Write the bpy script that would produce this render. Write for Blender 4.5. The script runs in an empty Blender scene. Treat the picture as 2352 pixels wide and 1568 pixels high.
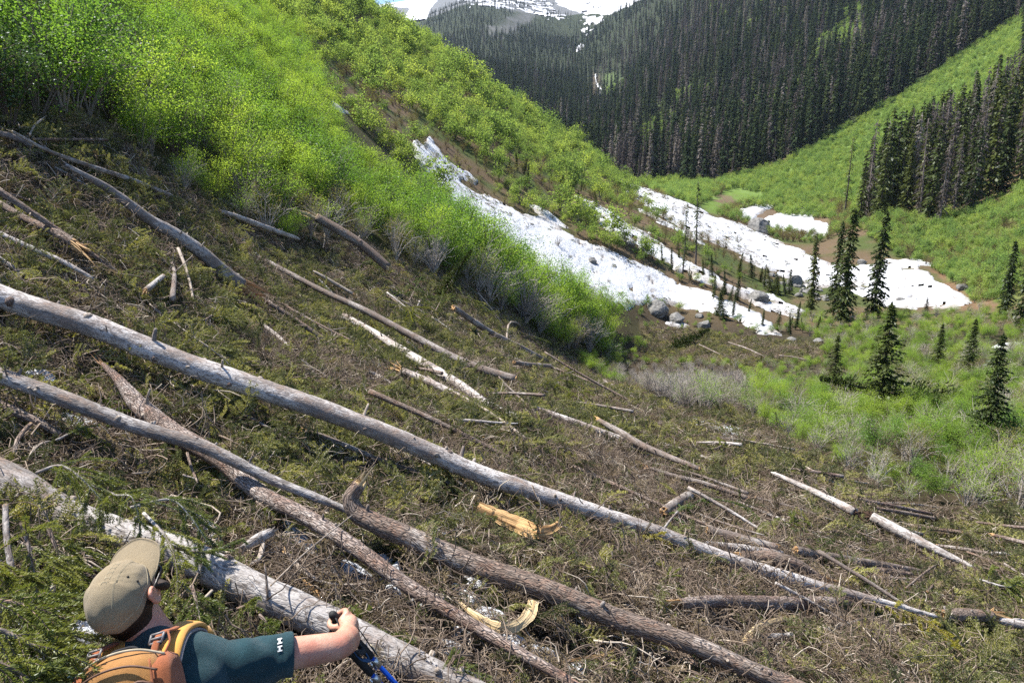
import bpy, math, random
import numpy as np
from mathutils import Vector, Matrix, Euler

# ------------------------------------------------------------------ camera, sky, sun, exposure
scn = bpy.context.scene
COL = scn.collection
PITCH = math.radians(13.0)
cam_d = bpy.data.cameras.new("camera"); cam = bpy.data.objects.new("camera", cam_d); COL.objects.link(cam)
cam_d.lens = 24; cam_d.sensor_width = 36; cam_d.clip_start = 0.05; cam_d.clip_end = 20000
cam.location = (0, 0, 0); cam.rotation_euler = (math.radians(90) - PITCH, 0, 0)
scn.camera = cam
SUN_AZ, SUN_EL = math.radians(-62), math.radians(61)          # azimuth from +Y towards +X
world = bpy.data.worlds.new("World"); scn.world = world; world.use_nodes = True
wn = world.node_tree.nodes; wl = world.node_tree.links
sky = wn.new("ShaderNodeTexSky"); sky.sky_type = 'NISHITA'; sky.sun_disc = False
sky.sun_elevation = SUN_EL; sky.sun_rotation = SUN_AZ; sky.altitude = 1500; sky.air_density = 0.75; sky.dust_density = 0.05; sky.ozone_density = 3.0
wl.new(sky.outputs[0], wn["Background"].inputs[0]); wn["Background"].inputs[1].default_value = 0.13
sun_d = bpy.data.lights.new("sun", 'SUN'); sun = bpy.data.objects.new("sun", sun_d); COL.objects.link(sun)
sun_d.energy = 5.0; sun_d.angle = math.radians(0.55); sun_d.color = (1.0, 0.95, 0.87)
sdir = Vector((math.sin(SUN_AZ) * math.cos(SUN_EL), math.cos(SUN_AZ) * math.cos(SUN_EL), math.sin(SUN_EL)))
sun.rotation_euler = sdir.to_track_quat('Z', 'Y').to_euler(); sun.location = sdir * 60
scn.view_settings.view_transform = 'Standard'; scn.view_settings.look = 'None'
scn.view_settings.exposure = 1.38; scn.view_settings.gamma = 1; scn.view_settings.use_curve_mapping = False
scn.render.engine = 'CYCLES'
scn.cycles.max_bounces = 6; scn.cycles.diffuse_bounces = 3; scn.cycles.transmission_bounces = 4; scn.cycles.transparent_max_bounces = 4
scn.cycles.use_denoising = False

# ------------------------------------------------------------------ helpers
rs = np.random.RandomState(7); rnd = random.Random(7)
F = 1568.0; CX, CY = 1176.0, 784.0
cP, sP = math.cos(PITCH), math.sin(PITCH)
def proj(p):
    p = np.asarray(p, float); d = p[..., 1] * cP - p[..., 2] * sP; u = p[..., 1] * sP + p[..., 2] * cP
    d = np.where(np.abs(d) < 1e-3, 1e-3, d)
    px = CX + F * p[..., 0] / d; py = CY - F * u / d
    return np.where(d > 0, px, -9e4), np.where(d > 0, py, 9e4)
def ray(px, py):
    X = (np.asarray(px, float) - CX) / F; U = (CY - np.asarray(py, float)) / F
    return np.stack([X, cP + U * sP, -sP + U * cP + 0 * X], -1)
def unproj_r(px, py, r):
    d = ray(px, py); h = np.hypot(d[..., 0], d[..., 1]); return d * (np.asarray(r, float) / h)[..., None]
def unproj_d(px, py, depth):
    return ray(px, py) * np.asarray(depth, float)[..., None]
def C(px, py, depth): return Vector(unproj_d(px, py, depth))
def depth_of(p): return p[..., 1] * cP - p[..., 2] * sP

def unit(v): return v / (np.linalg.norm(v, axis=-1, keepdims=True) + 1e-12)
def rand_unit(r, n): return unit(r.normal(size=(n, 3)))
def _h(i, j, k, s):
    n = (i * 374761393 + j * 668265263 + k * 2147483647 + s * 974634777) & 0xFFFFFFFF
    n = ((n ^ (n >> 13)) * 1274126177) & 0xFFFFFFFF
    return ((n ^ (n >> 16)) & 0xFFFF) / 65535.0
def vnoise(x, y, z=None, s=0):
    x = np.asarray(x, float); y = np.asarray(y, float); z = np.zeros_like(x) if z is None else np.asarray(z, float)
    xi, yi, zi = np.floor(x).astype(np.int64), np.floor(y).astype(np.int64), np.floor(z).astype(np.int64)
    fx, fy, fz = x - xi, y - yi, z - zi
    fx = fx * fx * (3 - 2 * fx); fy = fy * fy * (3 - 2 * fy); fz = fz * fz * (3 - 2 * fz)
    o = 0
    for a in (0, 1):
        for b in (0, 1):
            for c in (0, 1):
                w = (fx if a else 1 - fx) * (fy if b else 1 - fy) * (fz if c else 1 - fz)
                o = o + w * _h(xi + a, yi + b, zi + c, s)
    return o * 2 - 1
def fbm(x, y, z=None, s=0, o=4):
    r = 0; a = 1; f = 1
    for i in range(o):
        r = r + a * vnoise(np.asarray(x) * f, np.asarray(y) * f, None if z is None else np.asarray(z) * f, s + i * 17); a *= .5; f *= 2.03
    return r / 1.9
def inpoly(px, py, poly):
    px = np.asarray(px); py = np.asarray(py); ins = np.zeros(px.shape, bool); n = len(poly)
    for i in range(n):
        x1, y1 = poly[i]; x2, y2 = poly[(i + 1) % n]
        if y1 == y2: continue
        c = ((y1 > py) != (y2 > py)) & (px < (x2 - x1) * (py - y1) / (y2 - y1) + x1)
        ins ^= c
    return ins
def sdpoly(px, py, poly):
    d = np.full(px.shape, 1e9); n = len(poly)
    for i in range(n):
        x1, y1 = poly[i]; x2, y2 = poly[(i + 1) % n]; ex, ey = x2 - x1, y2 - y1
        t = np.clip(((px - x1) * ex + (py - y1) * ey) / (ex * ex + ey * ey + 1e-9), 0, 1)
        d = np.minimum(d, np.hypot(px - x1 - t * ex, py - y1 - t * ey))
    return np.where(inpoly(px, py, poly), d, -d)
def sst(a, b, x):
    t = np.clip((x - a) / (b - a), 0, 1); return t * t * (3 - 2 * t)

class MB:
    """collects vertices, polygons, material slots and one vector attribute"""
    def __init__(s): s.v = []; s.f = []; s.m = []; s.a = []; s.n = 0
    def add(s, V, Fs, mi=0, att=None):
        V = np.asarray(V, float).reshape(-1, 3); Fs = np.asarray(Fs, int)
        if len(Fs): s.f.append(Fs + s.n); s.m.append(np.full(len(Fs), mi, int))
        s.v.append(V); s.a.append(np.zeros((len(V), 3)) if att is None else np.asarray(att, float)); s.n += len(V)
    def mesh(s, name, mats, smooth=True, attname=None):
        me = bpy.data.meshes.new(name)
        V = np.concatenate(s.v); me.vertices.add(len(V)); me.vertices.foreach_set('co', V.ravel())
        sizes = np.concatenate([np.full(len(f), f.shape[1]) for f in s.f]); idx = np.concatenate([f.ravel() for f in s.f])
        me.loops.add(len(idx)); me.loops.foreach_set('vertex_index', idx.astype(np.int32))
        me.polygons.add(len(sizes)); st = np.concatenate([[0], np.cumsum(sizes)[:-1]])
        me.polygons.foreach_set('loop_start', st.astype(np.int32)); me.polygons.foreach_set('loop_total', sizes.astype(np.int32))
        for m in mats: me.materials.append(m)
        me.polygons.foreach_set('material_index', np.concatenate(s.m).astype(np.int32))
        me.polygons.foreach_set('use_smooth', np.full(len(sizes), smooth, bool))
        if attname:
            at = me.attributes.new(attname, 'FLOAT_VECTOR', 'POINT'); at.data.foreach_set('vector', np.concatenate(s.a).ravel())
        me.update(calc_edges=True); me.validate(); return me
def link(name, me, parent=None, loc=None):
    o = bpy.data.objects.new(name, me); COL.objects.link(o)
    if parent is not None: o.parent = parent
    if loc is not None: o.location = loc
    return o
def tag(o, label, cat, group=None, kind=None):
    if label: o['label'] = label
    if cat: o['category'] = cat
    if group: o['group'] = group
    if kind: o['kind'] = kind
    return o
def thing(name, label, cat, loc=(0, 0, 0), group=None):
    o = bpy.data.objects.new(name, None); COL.objects.link(o); o.location = loc; o.empty_display_size = .1
    return tag(o, label, cat, group)
def copy_tree(o, parent=None):
    c = o.copy(); COL.objects.link(c)
    if parent is not None: c.parent = parent
    for ch in o.children: copy_tree(ch, c)
    return c
def frames(P):
    P = np.asarray(P, float); n = len(P); T = np.gradient(P, axis=0); T /= np.linalg.norm(T, axis=1)[:, None] + 1e-12
    up = np.array([0, 0, 1.]) if abs(T[0][2]) < .9 else np.array([0, 1., 0])
    N = np.zeros_like(P); b = np.cross(T[0], up); b /= np.linalg.norm(b); N[0] = np.cross(b, T[0])
    for i in range(1, n):
        v = N[i - 1] - T[i] * np.dot(N[i - 1], T[i]); N[i] = v / (np.linalg.norm(v) + 1e-12)
    return T, N, np.cross(T, N)
def tube(P, R, k=8, cap=True, disp=None, ell=None):
    """returns V, quads(+caps as extra tris list) and barkco"""
    P = np.asarray(P, float); n = len(P); R = np.broadcast_to(np.asarray(R, float), (n,))
    T, N, B = frames(P); th = np.arange(k) * 2 * math.pi / k
    L = np.concatenate([[0], np.cumsum(np.linalg.norm(np.diff(P, axis=0), axis=1))])
    rr = np.repeat(R[:, None], k, 1)
    att = np.stack([rr * np.cos(th), rr * np.sin(th), np.repeat(L[:, None], k, 1)], -1)
    if disp is not None: rr = rr + disp(att, rr)
    e = (1, 1) if ell is None else ell
    V = P[:, None] + rr[..., None] * (np.cos(th)[None, :, None] * N[:, None] * e[0] + np.sin(th)[None, :, None] * B[:, None] * e[1])
    i = np.arange(n - 1)[:, None] * k; j = np.arange(k)[None]; j2 = (j + 1) % k
    Q = np.stack([i + j, i + j2, i + k + j2, i + k + j], -1).reshape(-1, 4)
    V = V.reshape(-1, 3); att = att.reshape(-1, 3); caps = None
    if cap:
        V = np.concatenate([V, P[:1], P[-1:]]); att = np.concatenate([att, [[0, 0, 0]], [[0, 0, L[-1]]]])
        a = n * k; jj = np.arange(k); c0 = np.stack([np.full(k, a), (jj + 1) % k, jj], -1)
        b0 = (n - 1) * k; c1 = np.stack([np.full(k, a + 1), b0 + jj, b0 + (jj + 1) % k], -1); caps = (c0, c1)
    return V, Q, caps, att
def add_tube(mb, P, R, k=6, mi=0, capmi=None, cap=True, disp=None, ell=None):
    V, Q, caps, att = tube(P, R, k, cap, disp, ell); base = mb.n
    mb.add(V, Q, mi, att)
    if caps is not None:
        for c in caps: mb.f.append(c + base); mb.m.append(np.full(len(c), mi if capmi is None else capmi, int))
def spline(P, n):
    P = np.asarray(P, float)
    if len(P) == 2: t = np.linspace(0, 1, n)[:, None]; return P[0] * (1 - t) + P[1] * t
    s = np.concatenate([[0], np.cumsum(np.linalg.norm(np.diff(P[:, :3], axis=0), axis=1) + 1e-6)]); u = np.linspace(0, s[-1], n)
    m = np.gradient(P, s, axis=0); i = np.clip(np.searchsorted(s, u, 'right') - 1, 0, len(P) - 2)
    h = (s[i + 1] - s[i])[:, None]; t = ((u - s[i])[:, None]) / h
    return (2*t**3-3*t**2+1)*P[i] + (t**3-2*t**2+t)*h*m[i] + (-2*t**3+3*t**2)*P[i+1] + (t**3-t**2)*h*m[i+1]
def rot_to_euler(M):
    return np.stack([np.arctan2(M[:, 2, 1], M[:, 2, 2]), -np.arcsin(np.clip(M[:, 2, 0], -1, 1)), np.arctan2(M[:, 1, 0], M[:, 0, 0])], -1)
def scatter(name, P, eul, scl, idx, protos, label, cat, kind='stuff'):
    n = len(P); me = bpy.data.meshes.new(name); me.vertices.add(n); me.vertices.foreach_set('co', np.asarray(P, float).ravel())
    a = me.attributes.new('rot', 'FLOAT_VECTOR', 'POINT'); a.data.foreach_set('vector', np.asarray(eul, float).ravel())
    s3 = np.asarray(scl, float); s3 = np.repeat(s3[:, None], 3, 1) if s3.ndim == 1 else s3
    a = me.attributes.new('scl', 'FLOAT_VECTOR', 'POINT'); a.data.foreach_set('vector', s3.ravel())
    a = me.attributes.new('idx', 'INT', 'POINT'); a.data.foreach_set('value', np.asarray(idx, np.int32))
    c = bpy.data.collections.new(name + "_kinds")
    for i, m in enumerate(protos):
        c.objects.link(bpy.data.objects.new("k%02d" % i + name, m))
    ng = bpy.data.node_groups.new(name, 'GeometryNodeTree')
    ng.interface.new_socket('Geometry', in_out='INPUT', socket_type='NodeSocketGeometry'); ng.interface.new_socket('Geometry', in_out='OUTPUT', socket_type='NodeSocketGeometry')
    N = ng.nodes; gi = N.new('NodeGroupInput'); go = N.new('NodeGroupOutput'); ci = N.new('GeometryNodeCollectionInfo'); ip = N.new('GeometryNodeInstanceOnPoints')
    ci.inputs['Collection'].default_value = c; ci.inputs['Separate Children'].default_value = True; ci.inputs['Reset Children'].default_value = True
    ip.inputs['Pick Instance'].default_value = True
    def na(nm, t):
        q = N.new('GeometryNodeInputNamedAttribute'); q.data_type = t; q.inputs['Name'].default_value = nm
        return [o for o in q.outputs if o.enabled and o.name == 'Attribute'][0]
    Lk = ng.links.new
    Lk(gi.outputs[0], ip.inputs['Points']); Lk(ci.outputs[0], ip.inputs['Instance']); Lk(na('rot', 'FLOAT_VECTOR'), ip.inputs['Rotation'])
    Lk(na('scl', 'FLOAT_VECTOR'), ip.inputs['Scale']); Lk(na('idx', 'INT'), ip.inputs['Instance Index']); Lk(ip.outputs[0], go.inputs[0])
    o = link(name, me); md = o.modifiers.new('scatter', 'NODES'); md.node_group = ng
    tag(o, label, cat, kind=kind); return o

# ------------------------------------------------------------------ materials
def new_mat(name):
    m = bpy.data.materials.new(name); m.use_nodes = True; nt = m.node_tree; return m, nt, nt.nodes["Principled BSDF"]
def nd(nt, t, **kw):
    n = nt.nodes.new(t)
    for k, v in kw.items():
        if k.startswith('i_'):
            key = k[2:]; key = int(key) if key.isdigit() else key.replace('_', ' ')
            n.inputs[key].default_value = v
        else: setattr(n, k, v)
    return n
def ramp(nt, fac, stops):
    r = nt.nodes.new('ShaderNodeValToRGB'); e = r.color_ramp.elements
    while len(e) < len(stops): e.new(.5)
    for q, (p, c) in zip(e, stops): q.position = p; q.color = (*c, 1)
    if fac is not None: nt.links.new(fac, r.inputs[0])
    return r.outputs[0]
def mixc(nt, fac, a, b, mode='MIX'):
    m = nt.nodes.new('ShaderNodeMix'); m.data_type = 'RGBA'; m.blend_type = mode
    for s, v in ((m.inputs[0], fac), (m.inputs[6], a), (m.inputs[7], b)):
        if hasattr(v, 'is_linked'): nt.links.new(v, s)
        elif isinstance(v, (tuple, list)): s.default_value = (*v, 1)
        else: s.default_value = v
    return m.outputs[2]
def vec_scale(nt, src, sc):
    m = nd(nt, 'ShaderNodeMapping'); m.inputs['Scale'].default_value = sc; nt.links.new(src, m.inputs['Vector']); return m.outputs[0]
def noise(nt, vec, scale, detail=4, rough=.6):
    n = nd(nt, 'ShaderNodeTexNoise'); n.inputs['Scale'].default_value = scale; n.inputs['Detail'].default_value = detail; n.inputs['Roughness'].default_value = rough
    if vec is not None: nt.links.new(vec, n.inputs['Vector'])
    return n.outputs['Fac']
def bump(nt, bs, h, strength, dist):
    b = nd(nt, 'ShaderNodeBump'); b.inputs['Strength'].default_value = strength; b.inputs['Distance'].default_value = dist
    nt.links.new(h, b.inputs['Height']); nt.links.new(b.outputs[0], bs.inputs['Normal'])
def leaf_mat(name, stops, trans=.4, gloss=.0):
    m, nt, bs = new_mat(name); nt.nodes.remove(bs); out = nt.nodes['Material Output']
    oi = nd(nt, 'ShaderNodeObjectInfo'); col = ramp(nt, oi.outputs['Random'], stops)
    ge = nd(nt, 'ShaderNodeNewGeometry'); v = noise(nt, ge.outputs['Position'], 2.2, 3)
    col = mixc(nt, ramp(nt, v, [(.35, (0, 0, 0)), (.65, (.55, .55, .55))]), col, mixc(nt, 1.0, col, (1.22, 1.1, .85), 'MULTIPLY'))
    d = nd(nt, 'ShaderNodeBsdfDiffuse'); t = nd(nt, 'ShaderNodeBsdfTranslucent'); mx = nd(nt, 'ShaderNodeMixShader'); mx.inputs[0].default_value = trans
    nt.links.new(col, d.inputs[0]); nt.links.new(mixc(nt, 1.0, col, (1.6, 1.6, .95), 'MULTIPLY'), t.inputs[0])
    nt.links.new(d.outputs[0], mx.inputs[1]); nt.links.new(t.outputs[0], mx.inputs[2])
    sh = mx.outputs[0]
    if gloss:
        g = nd(nt, 'ShaderNodeBsdfGlossy'); g.inputs['Roughness'].default_value = .42; g.inputs[0].default_value = (.9, .95, 1, 1)
        m2 = nd(nt, 'ShaderNodeMixShader'); m2.inputs[0].default_value = gloss
        nt.links.new(sh, m2.inputs[1]); nt.links.new(g.outputs[0], m2.inputs[2]); sh = m2.outputs[0]
    nt.links.new(sh, out.inputs[0]); return m
def bark_mat(name, plate, crack, lichen, red, lich_amt=.5, scale=1.0, depth=.012, ckw=.0, cell=(58, 58, 19), bck=.25):
    m, nt, bs = new_mat(name); at = nd(nt, 'ShaderNodeAttribute', attribute_name='barkco'); v = at.outputs['Vector']
    oi = nd(nt, 'ShaderNodeObjectInfo')
    ad = nd(nt, 'ShaderNodeVectorMath', operation='ADD'); nt.links.new(v, ad.inputs[0])
    sc = nd(nt, 'ShaderNodeVectorMath', operation='SCALE'); cmb = nd(nt, 'ShaderNodeCombineXYZ'); nt.links.new(oi.outputs['Random'], cmb.inputs[2]); nt.links.new(cmb.outputs[0], sc.inputs[0]); sc.inputs['Scale'].default_value = 40
    nt.links.new(sc.outputs[0], ad.inputs[1]); v = ad.outputs[0]
    wob = noise(nt, vec_scale(nt, v, (9, 9, 5)), 1.0, 3)
    wv = nd(nt, 'ShaderNodeVectorMath', operation='MULTIPLY_ADD'); cc = nd(nt, 'ShaderNodeCombineXYZ')
    for i in range(3): nt.links.new(wob, cc.inputs[i])
    nt.links.new(cc.outputs[0], wv.inputs[0]); wv.inputs[1].default_value = (.05, .05, .09); nt.links.new(v, wv.inputs[2]); v2 = wv.outputs[0]
    vo = nd(nt, 'ShaderNodeTexVoronoi', feature='DISTANCE_TO_EDGE'); vo.inputs['Scale'].default_value = scale; nt.links.new(vec_scale(nt, v2, cell), vo.inputs['Vector'])
    n1 = noise(nt, vec_scale(nt, v2, (60, 60, 22)), scale, 6, .7); n2 = noise(nt, vec_scale(nt, v, (3.2, 3.2, 1.3)), 1.0, 5, .65); n3 = noise(nt, vec_scale(nt, v, (11, 11, 6)), 1.0, 5, .7)
    base = mixc(nt, ramp(nt, n1, [(.3, (0, 0, 0)), (.7, (1, 1, 1))]), crack, plate)
    base = mixc(nt, ramp(nt, n3, [(.45, (0, 0, 0)), (.65, (.7, .7, .7))]), base, red)
    base = mixc(nt, ramp(nt, n2, [(.62 - lich_amt * .35, (0, 0, 0)), (.72 - lich_amt * .3, (1, 1, 1))]), base, mixc(nt, ramp(nt, n1, [(.38, (0, 0, 0)), (.58, (1, 1, 1))]), plate, lichen))
    ck = ramp(nt, vo.outputs['Distance'], [(.0, (0, 0, 0)), (.16, (1, 1, 1))])
    base = mixc(nt, ck, mixc(nt, ckw, base, crack), base)
    n4 = noise(nt, vec_scale(nt, v2, (38, 38, 15)), 1.0, 3, .55); base = mixc(nt, ramp(nt, n4, [(.52, (0, 0, 0)), (.60, (.9, .9, .9))]), base, mixc(nt, .35, crack, plate))
    nt.links.new(base, bs.inputs['Base Color']); bs.inputs['Roughness'].default_value = .9; bs.inputs['Specular IOR Level'].default_value = .2
    hh = nd(nt, 'ShaderNodeMath', operation='MULTIPLY_ADD'); nt.links.new(n1, hh.inputs[0]); hh.inputs[1].default_value = .9
    sg = nd(nt, 'ShaderNodeSeparateColor'); nt.links.new(ck, sg.inputs[0]); mb_ = nd(nt, 'ShaderNodeMath', operation='MULTIPLY'); nt.links.new(sg.outputs[0], mb_.inputs[0]); mb_.inputs[1].default_value = bck; nt.links.new(mb_.outputs[0], hh.inputs[2])
    bump(nt, bs, hh.outputs[0], .9, depth); return m
def wood_mat(name, light, dark, ax=(45, 45, 2.2)):
    m, nt, bs = new_mat(name); at = nd(nt, 'ShaderNodeAttribute', attribute_name='barkco'); n1 = noise(nt, vec_scale(nt, at.outputs['Vector'], ax), 1.0, 5, .65)
    n2 = noise(nt, vec_scale(nt, at.outputs['Vector'], (6, 6, 3)), 1.0, 3)
    col = mixc(nt, ramp(nt, n1, [(.35, (0, 0, 0)), (.62, (1, 1, 1))]), dark, light); col = mixc(nt, ramp(nt, n2, [(.5, (0, 0, 0)), (.75, (.6, .6, .6))]), col, dark)
    nt.links.new(col, bs.inputs['Base Color']); bs.inputs['Roughness'].default_value = .75; bs.inputs['Specular IOR Level'].default_value = .25
    bump(nt, bs, n1, 1.0, .03); return m
def plain_mat(name, col, rough=.8, var=.25, scale=30, metal=0, spec=.3, bmp=0):
    m, nt, bs = new_mat(name); tc = nd(nt, 'ShaderNodeTexCoord'); n = noise(nt, tc.outputs['Object'], scale, 4)
    c = mixc(nt, ramp(nt, n, [(.3, (0, 0, 0)), (.7, (1, 1, 1))]), tuple(x * (1 - var) for x in col), tuple(min(1, x * (1 + var)) for x in col))
    nt.links.new(c, bs.inputs['Base Color']); bs.inputs['Roughness'].default_value = rough; bs.inputs['Metallic'].default_value = metal; bs.inputs['Specular IOR Level'].default_value = spec
    if bmp: bump(nt, bs, n, .5, bmp)
    return m
def stick_mat(name, stops):
    m, nt, bs = new_mat(name); oi = nd(nt, 'ShaderNodeObjectInfo'); ge = nd(nt, 'ShaderNodeNewGeometry')
    c = ramp(nt, oi.outputs['Random'], stops); n = noise(nt, ge.outputs['Position'], 35, 3)
    c = mixc(nt, ramp(nt, n, [(.35, (0, 0, 0)), (.7, (.8, .8, .8))]), c, mixc(nt, .5, c, (.08, .06, .045)))
    nt.links.new(c, bs.inputs['Base Color']); bs.inputs['Roughness'].default_value = .85; bs.inputs['Specular IOR Level'].default_value = .2; return m

M = {}
M['bark_grey'] = bark_mat('bark_grey', (.36, .32, .29), (.09, .07, .06), (.54, .51, .48), (.27, .18, .13), .6)
M['bark_pale'] = bark_mat('bark_pale', (.27, .245, .225), (.07, .054, .045), (.40, .375, .355), (.23, .15, .105), .58, .8)
M['bark_brown'] = bark_mat('bark_brown', (.38, .305, .245), (.085, .06, .048), (.48, .43, .38), (.29, .165, .11), .3, 1.0, .016, .6, (62, 62, 11), 1.0)
M['bark_red'] = bark_mat('bark_red', (.34, .26, .215), (.07, .047, .038), (.44, .39, .35), (.27, .145, .095), .45, 1.0, .016, .5, (66, 66, 13), 1.0)
M['bark_dark'] = bark_mat('bark_dark', (.24, .205, .18), (.06, .045, .038), (.36, .335, .31), (.19, .125, .09), .4)
M['wood'] = wood_mat('splintered_wood', (.60, .40, .19), (.27, .13, .045))
M['wood_pale'] = wood_mat('pale_wood', (.64, .51, .30), (.36, .235, .11))
M['wood_grey'] = wood_mat('weathered_wood', (.42, .36, .30), (.22, .17, .13))
M['wood_orange'] = wood_mat('orange_wood', (.46, .26, .12), (.22, .11, .055))
M['root'] = plain_mat('root_mass', (.05, .028, .018), .95, .6, 18, bmp=.02)
M['rock'] = plain_mat('granite', (.155, .15, .14), .9, .55, 5.0, bmp=.15)
M['stick'] = stick_mat('dry_stick', [(0, (.13, .09, .065)), (.4, (.26, .205, .155)), (.75, (.38, .325, .265)), (1, (.52, .45, .36))])
M['twig'] = stick_mat('dead_twig', [(0, (.07, .05, .037)), (.5, (.16, .12, .09)), (1, (.27, .21, .155))])
M['chip'] = stick_mat('wood_chip', [(0, (.40, .24, .11)), (.6, (.55, .38, .20)), (1, (.66, .54, .36))])
M['litter_green'] = leaf_mat('litter_needles', [(0, (.036, .044, .023)), (.4, (.098, .112, .046)), (.75, (.175, .185, .066)), (1, (.29, .28, .09))], .25, .012)
M['litter_brown'] = leaf_mat('dead_needles', [(0, (.085, .066, .046)), (.6, (.18, .145, .10)), (1, (.27, .225, .16))], .25)
M['needle'] = leaf_mat('fir_needles', [(0, (.075, .105, .024)), (1, (.17, .185, .04))], .3, .02)
M['needle_yellow'] = leaf_mat('yellowing_needles', [(0, (.22, .21, .03)), (1, (.34, .27, .05))], .3, .03)
M['conifer'] = leaf_mat('conifer_needles', [(0, (.030, .046, .016)), (.6, (.048, .066, .020)), (1, (.075, .09, .024))], .18, .01)
M['conifer_far'] = leaf_mat('far_conifer_needles', [(0, (.024, .038, .022)), (.7, (.036, .054, .026)), (1, (.055, .072, .03))], .15)
M['conifer_dead'] = leaf_mat('dead_conifer_twigs', [(0, (.055, .049, .052)), (.7, (.088, .078, .080)), (1, (.19, .175, .17))], .15)
M['leaf_bright'] = leaf_mat('young_alder_leaves', [(0, (.12, .20, .040)), (.5, (.175, .275, .048)), (1, (.25, .34, .058))], .52, .006)
M['leaf_mid'] = leaf_mat('alder_leaves', [(0, (.09, .175, .036)), (.5, (.13, .235, .040)), (1, (.19, .30, .044))], .48, .014)
M['leaf_painted_shade'] = leaf_mat('alder_leaves_painted_shade', [(0, (.040, .075, .028)), (.5, (.060, .105, .034)), (1, (.10, .15, .04))], .35, .02)  # darker copy of the alder leaves, corner shade put into the colour
M['leaf_far'] = leaf_mat('hillside_leaves', [(0, (.115, .18, .058)), (.5, (.155, .225, .066)), (1, (.225, .285, .075))], .52)
M['leaf_meadow'] = leaf_mat('meadow_leaves', [(0, (.125, .205, .075)), (.5, (.16, .24, .08)), (1, (.225, .295, .085))], .5)
M['leaf_olive'] = leaf_mat('budding_leaves', [(0, (.14, .125, .06)), (.5, (.15, .155, .055)), (1, (.18, .20, .055))], .4)
M['stem'] = stick_mat('shrub_stems', [(0, (.085, .06, .045)), (.5, (.17, .135, .11)), (1, (.30, .26, .22))])
M['stem_pale'] = stick_mat('bare_willow_stems', [(0, (.24, .20, .17)), (.5, (.34, .30, .26)), (1, (.44, .40, .36))])
M['stem_red'] = stick_mat('red_brown_stems', [(0, (.085, .05, .04)), (1, (.16, .10, .075))])
M['trunk'] = plain_mat('conifer_trunk', (.10, .08, .07), .95, .4, 6)
M['trunk_bare'] = plain_mat('bare_conifer_trunk', (.24, .20, .175), .95, .4, 6)
def snow_mat():
    m, nt, bs = new_mat('snow'); ge = nd(nt, 'ShaderNodeNewGeometry'); p = ge.outputs['Position']
    at = nd(nt, 'ShaderNodeAttribute', attribute_name='dirt')
    n1 = noise(nt, p, .9, 8, .75); n2 = noise(nt, p, 5.0, 5, .7)
    d = ramp(nt, n1, [(.52, (0, 0, 0)), (.75, (.55, .55, .55))]); d2 = ramp(nt, n2, [(.66, (0, 0, 0)), (.74, (.8, .8, .8))])
    c = mixc(nt, d, (.53, .54, .56), (.44, .43, .42)); c = mixc(nt, d2, c, (.27, .245, .21)); c = mixc(nt, at.outputs['Fac'], c, (.20, .16, .12))
    nt.links.new(c, bs.inputs['Base Color']); bs.inputs['Roughness'].default_value = .7; bs.inputs['Specular IOR Level'].default_value = .25
    bump(nt, bs, n1, .7, .7); return m
M['snow'] = snow_mat()
def ground_mat():
    m, nt, bs = new_mat('ground'); at = nd(nt, 'ShaderNodeAttribute', attribute_name='col'); ge = nd(nt, 'ShaderNodeNewGeometry'); p = ge.outputs['Position']
    n1 = noise(nt, p, 3.0, 8, .75); n2 = noise(nt, p, 22.0, 6, .75); n3 = noise(nt, p, .12, 6, .7)
    c = mixc(nt, ramp(nt, n1, [(.3, (0, 0, 0)), (.7, (1, 1, 1))]), mixc(nt, 1.0, at.outputs['Color'], (.62, .60, .58), 'MULTIPLY'), mixc(nt, 1.0, at.outputs['Color'], (1.25, 1.2, 1.1), 'MULTIPLY'))
    c = mixc(nt, ramp(nt, n2, [(.45, (0, 0, 0)), (.75, (.6, .6, .6))]), c, mixc(nt, 1.0, c, (1.7, 1.55, 1.4), 'MULTIPLY'))
    c = mixc(nt, ramp(nt, n3, [(.4, (0, 0, 0)), (.65, (.5, .5, .5))]), c, mixc(nt, 1.0, c, (.75, .8, .7), 'MULTIPLY'))
    nt.links.new(c, bs.inputs['Base Color']); bs.inputs['Roughness'].default_value = .95; bs.inputs['Specular IOR Level'].default_value = .1
    bump(nt, bs, n2, .8, .05); return m
M['ground'] = ground_mat()
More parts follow.
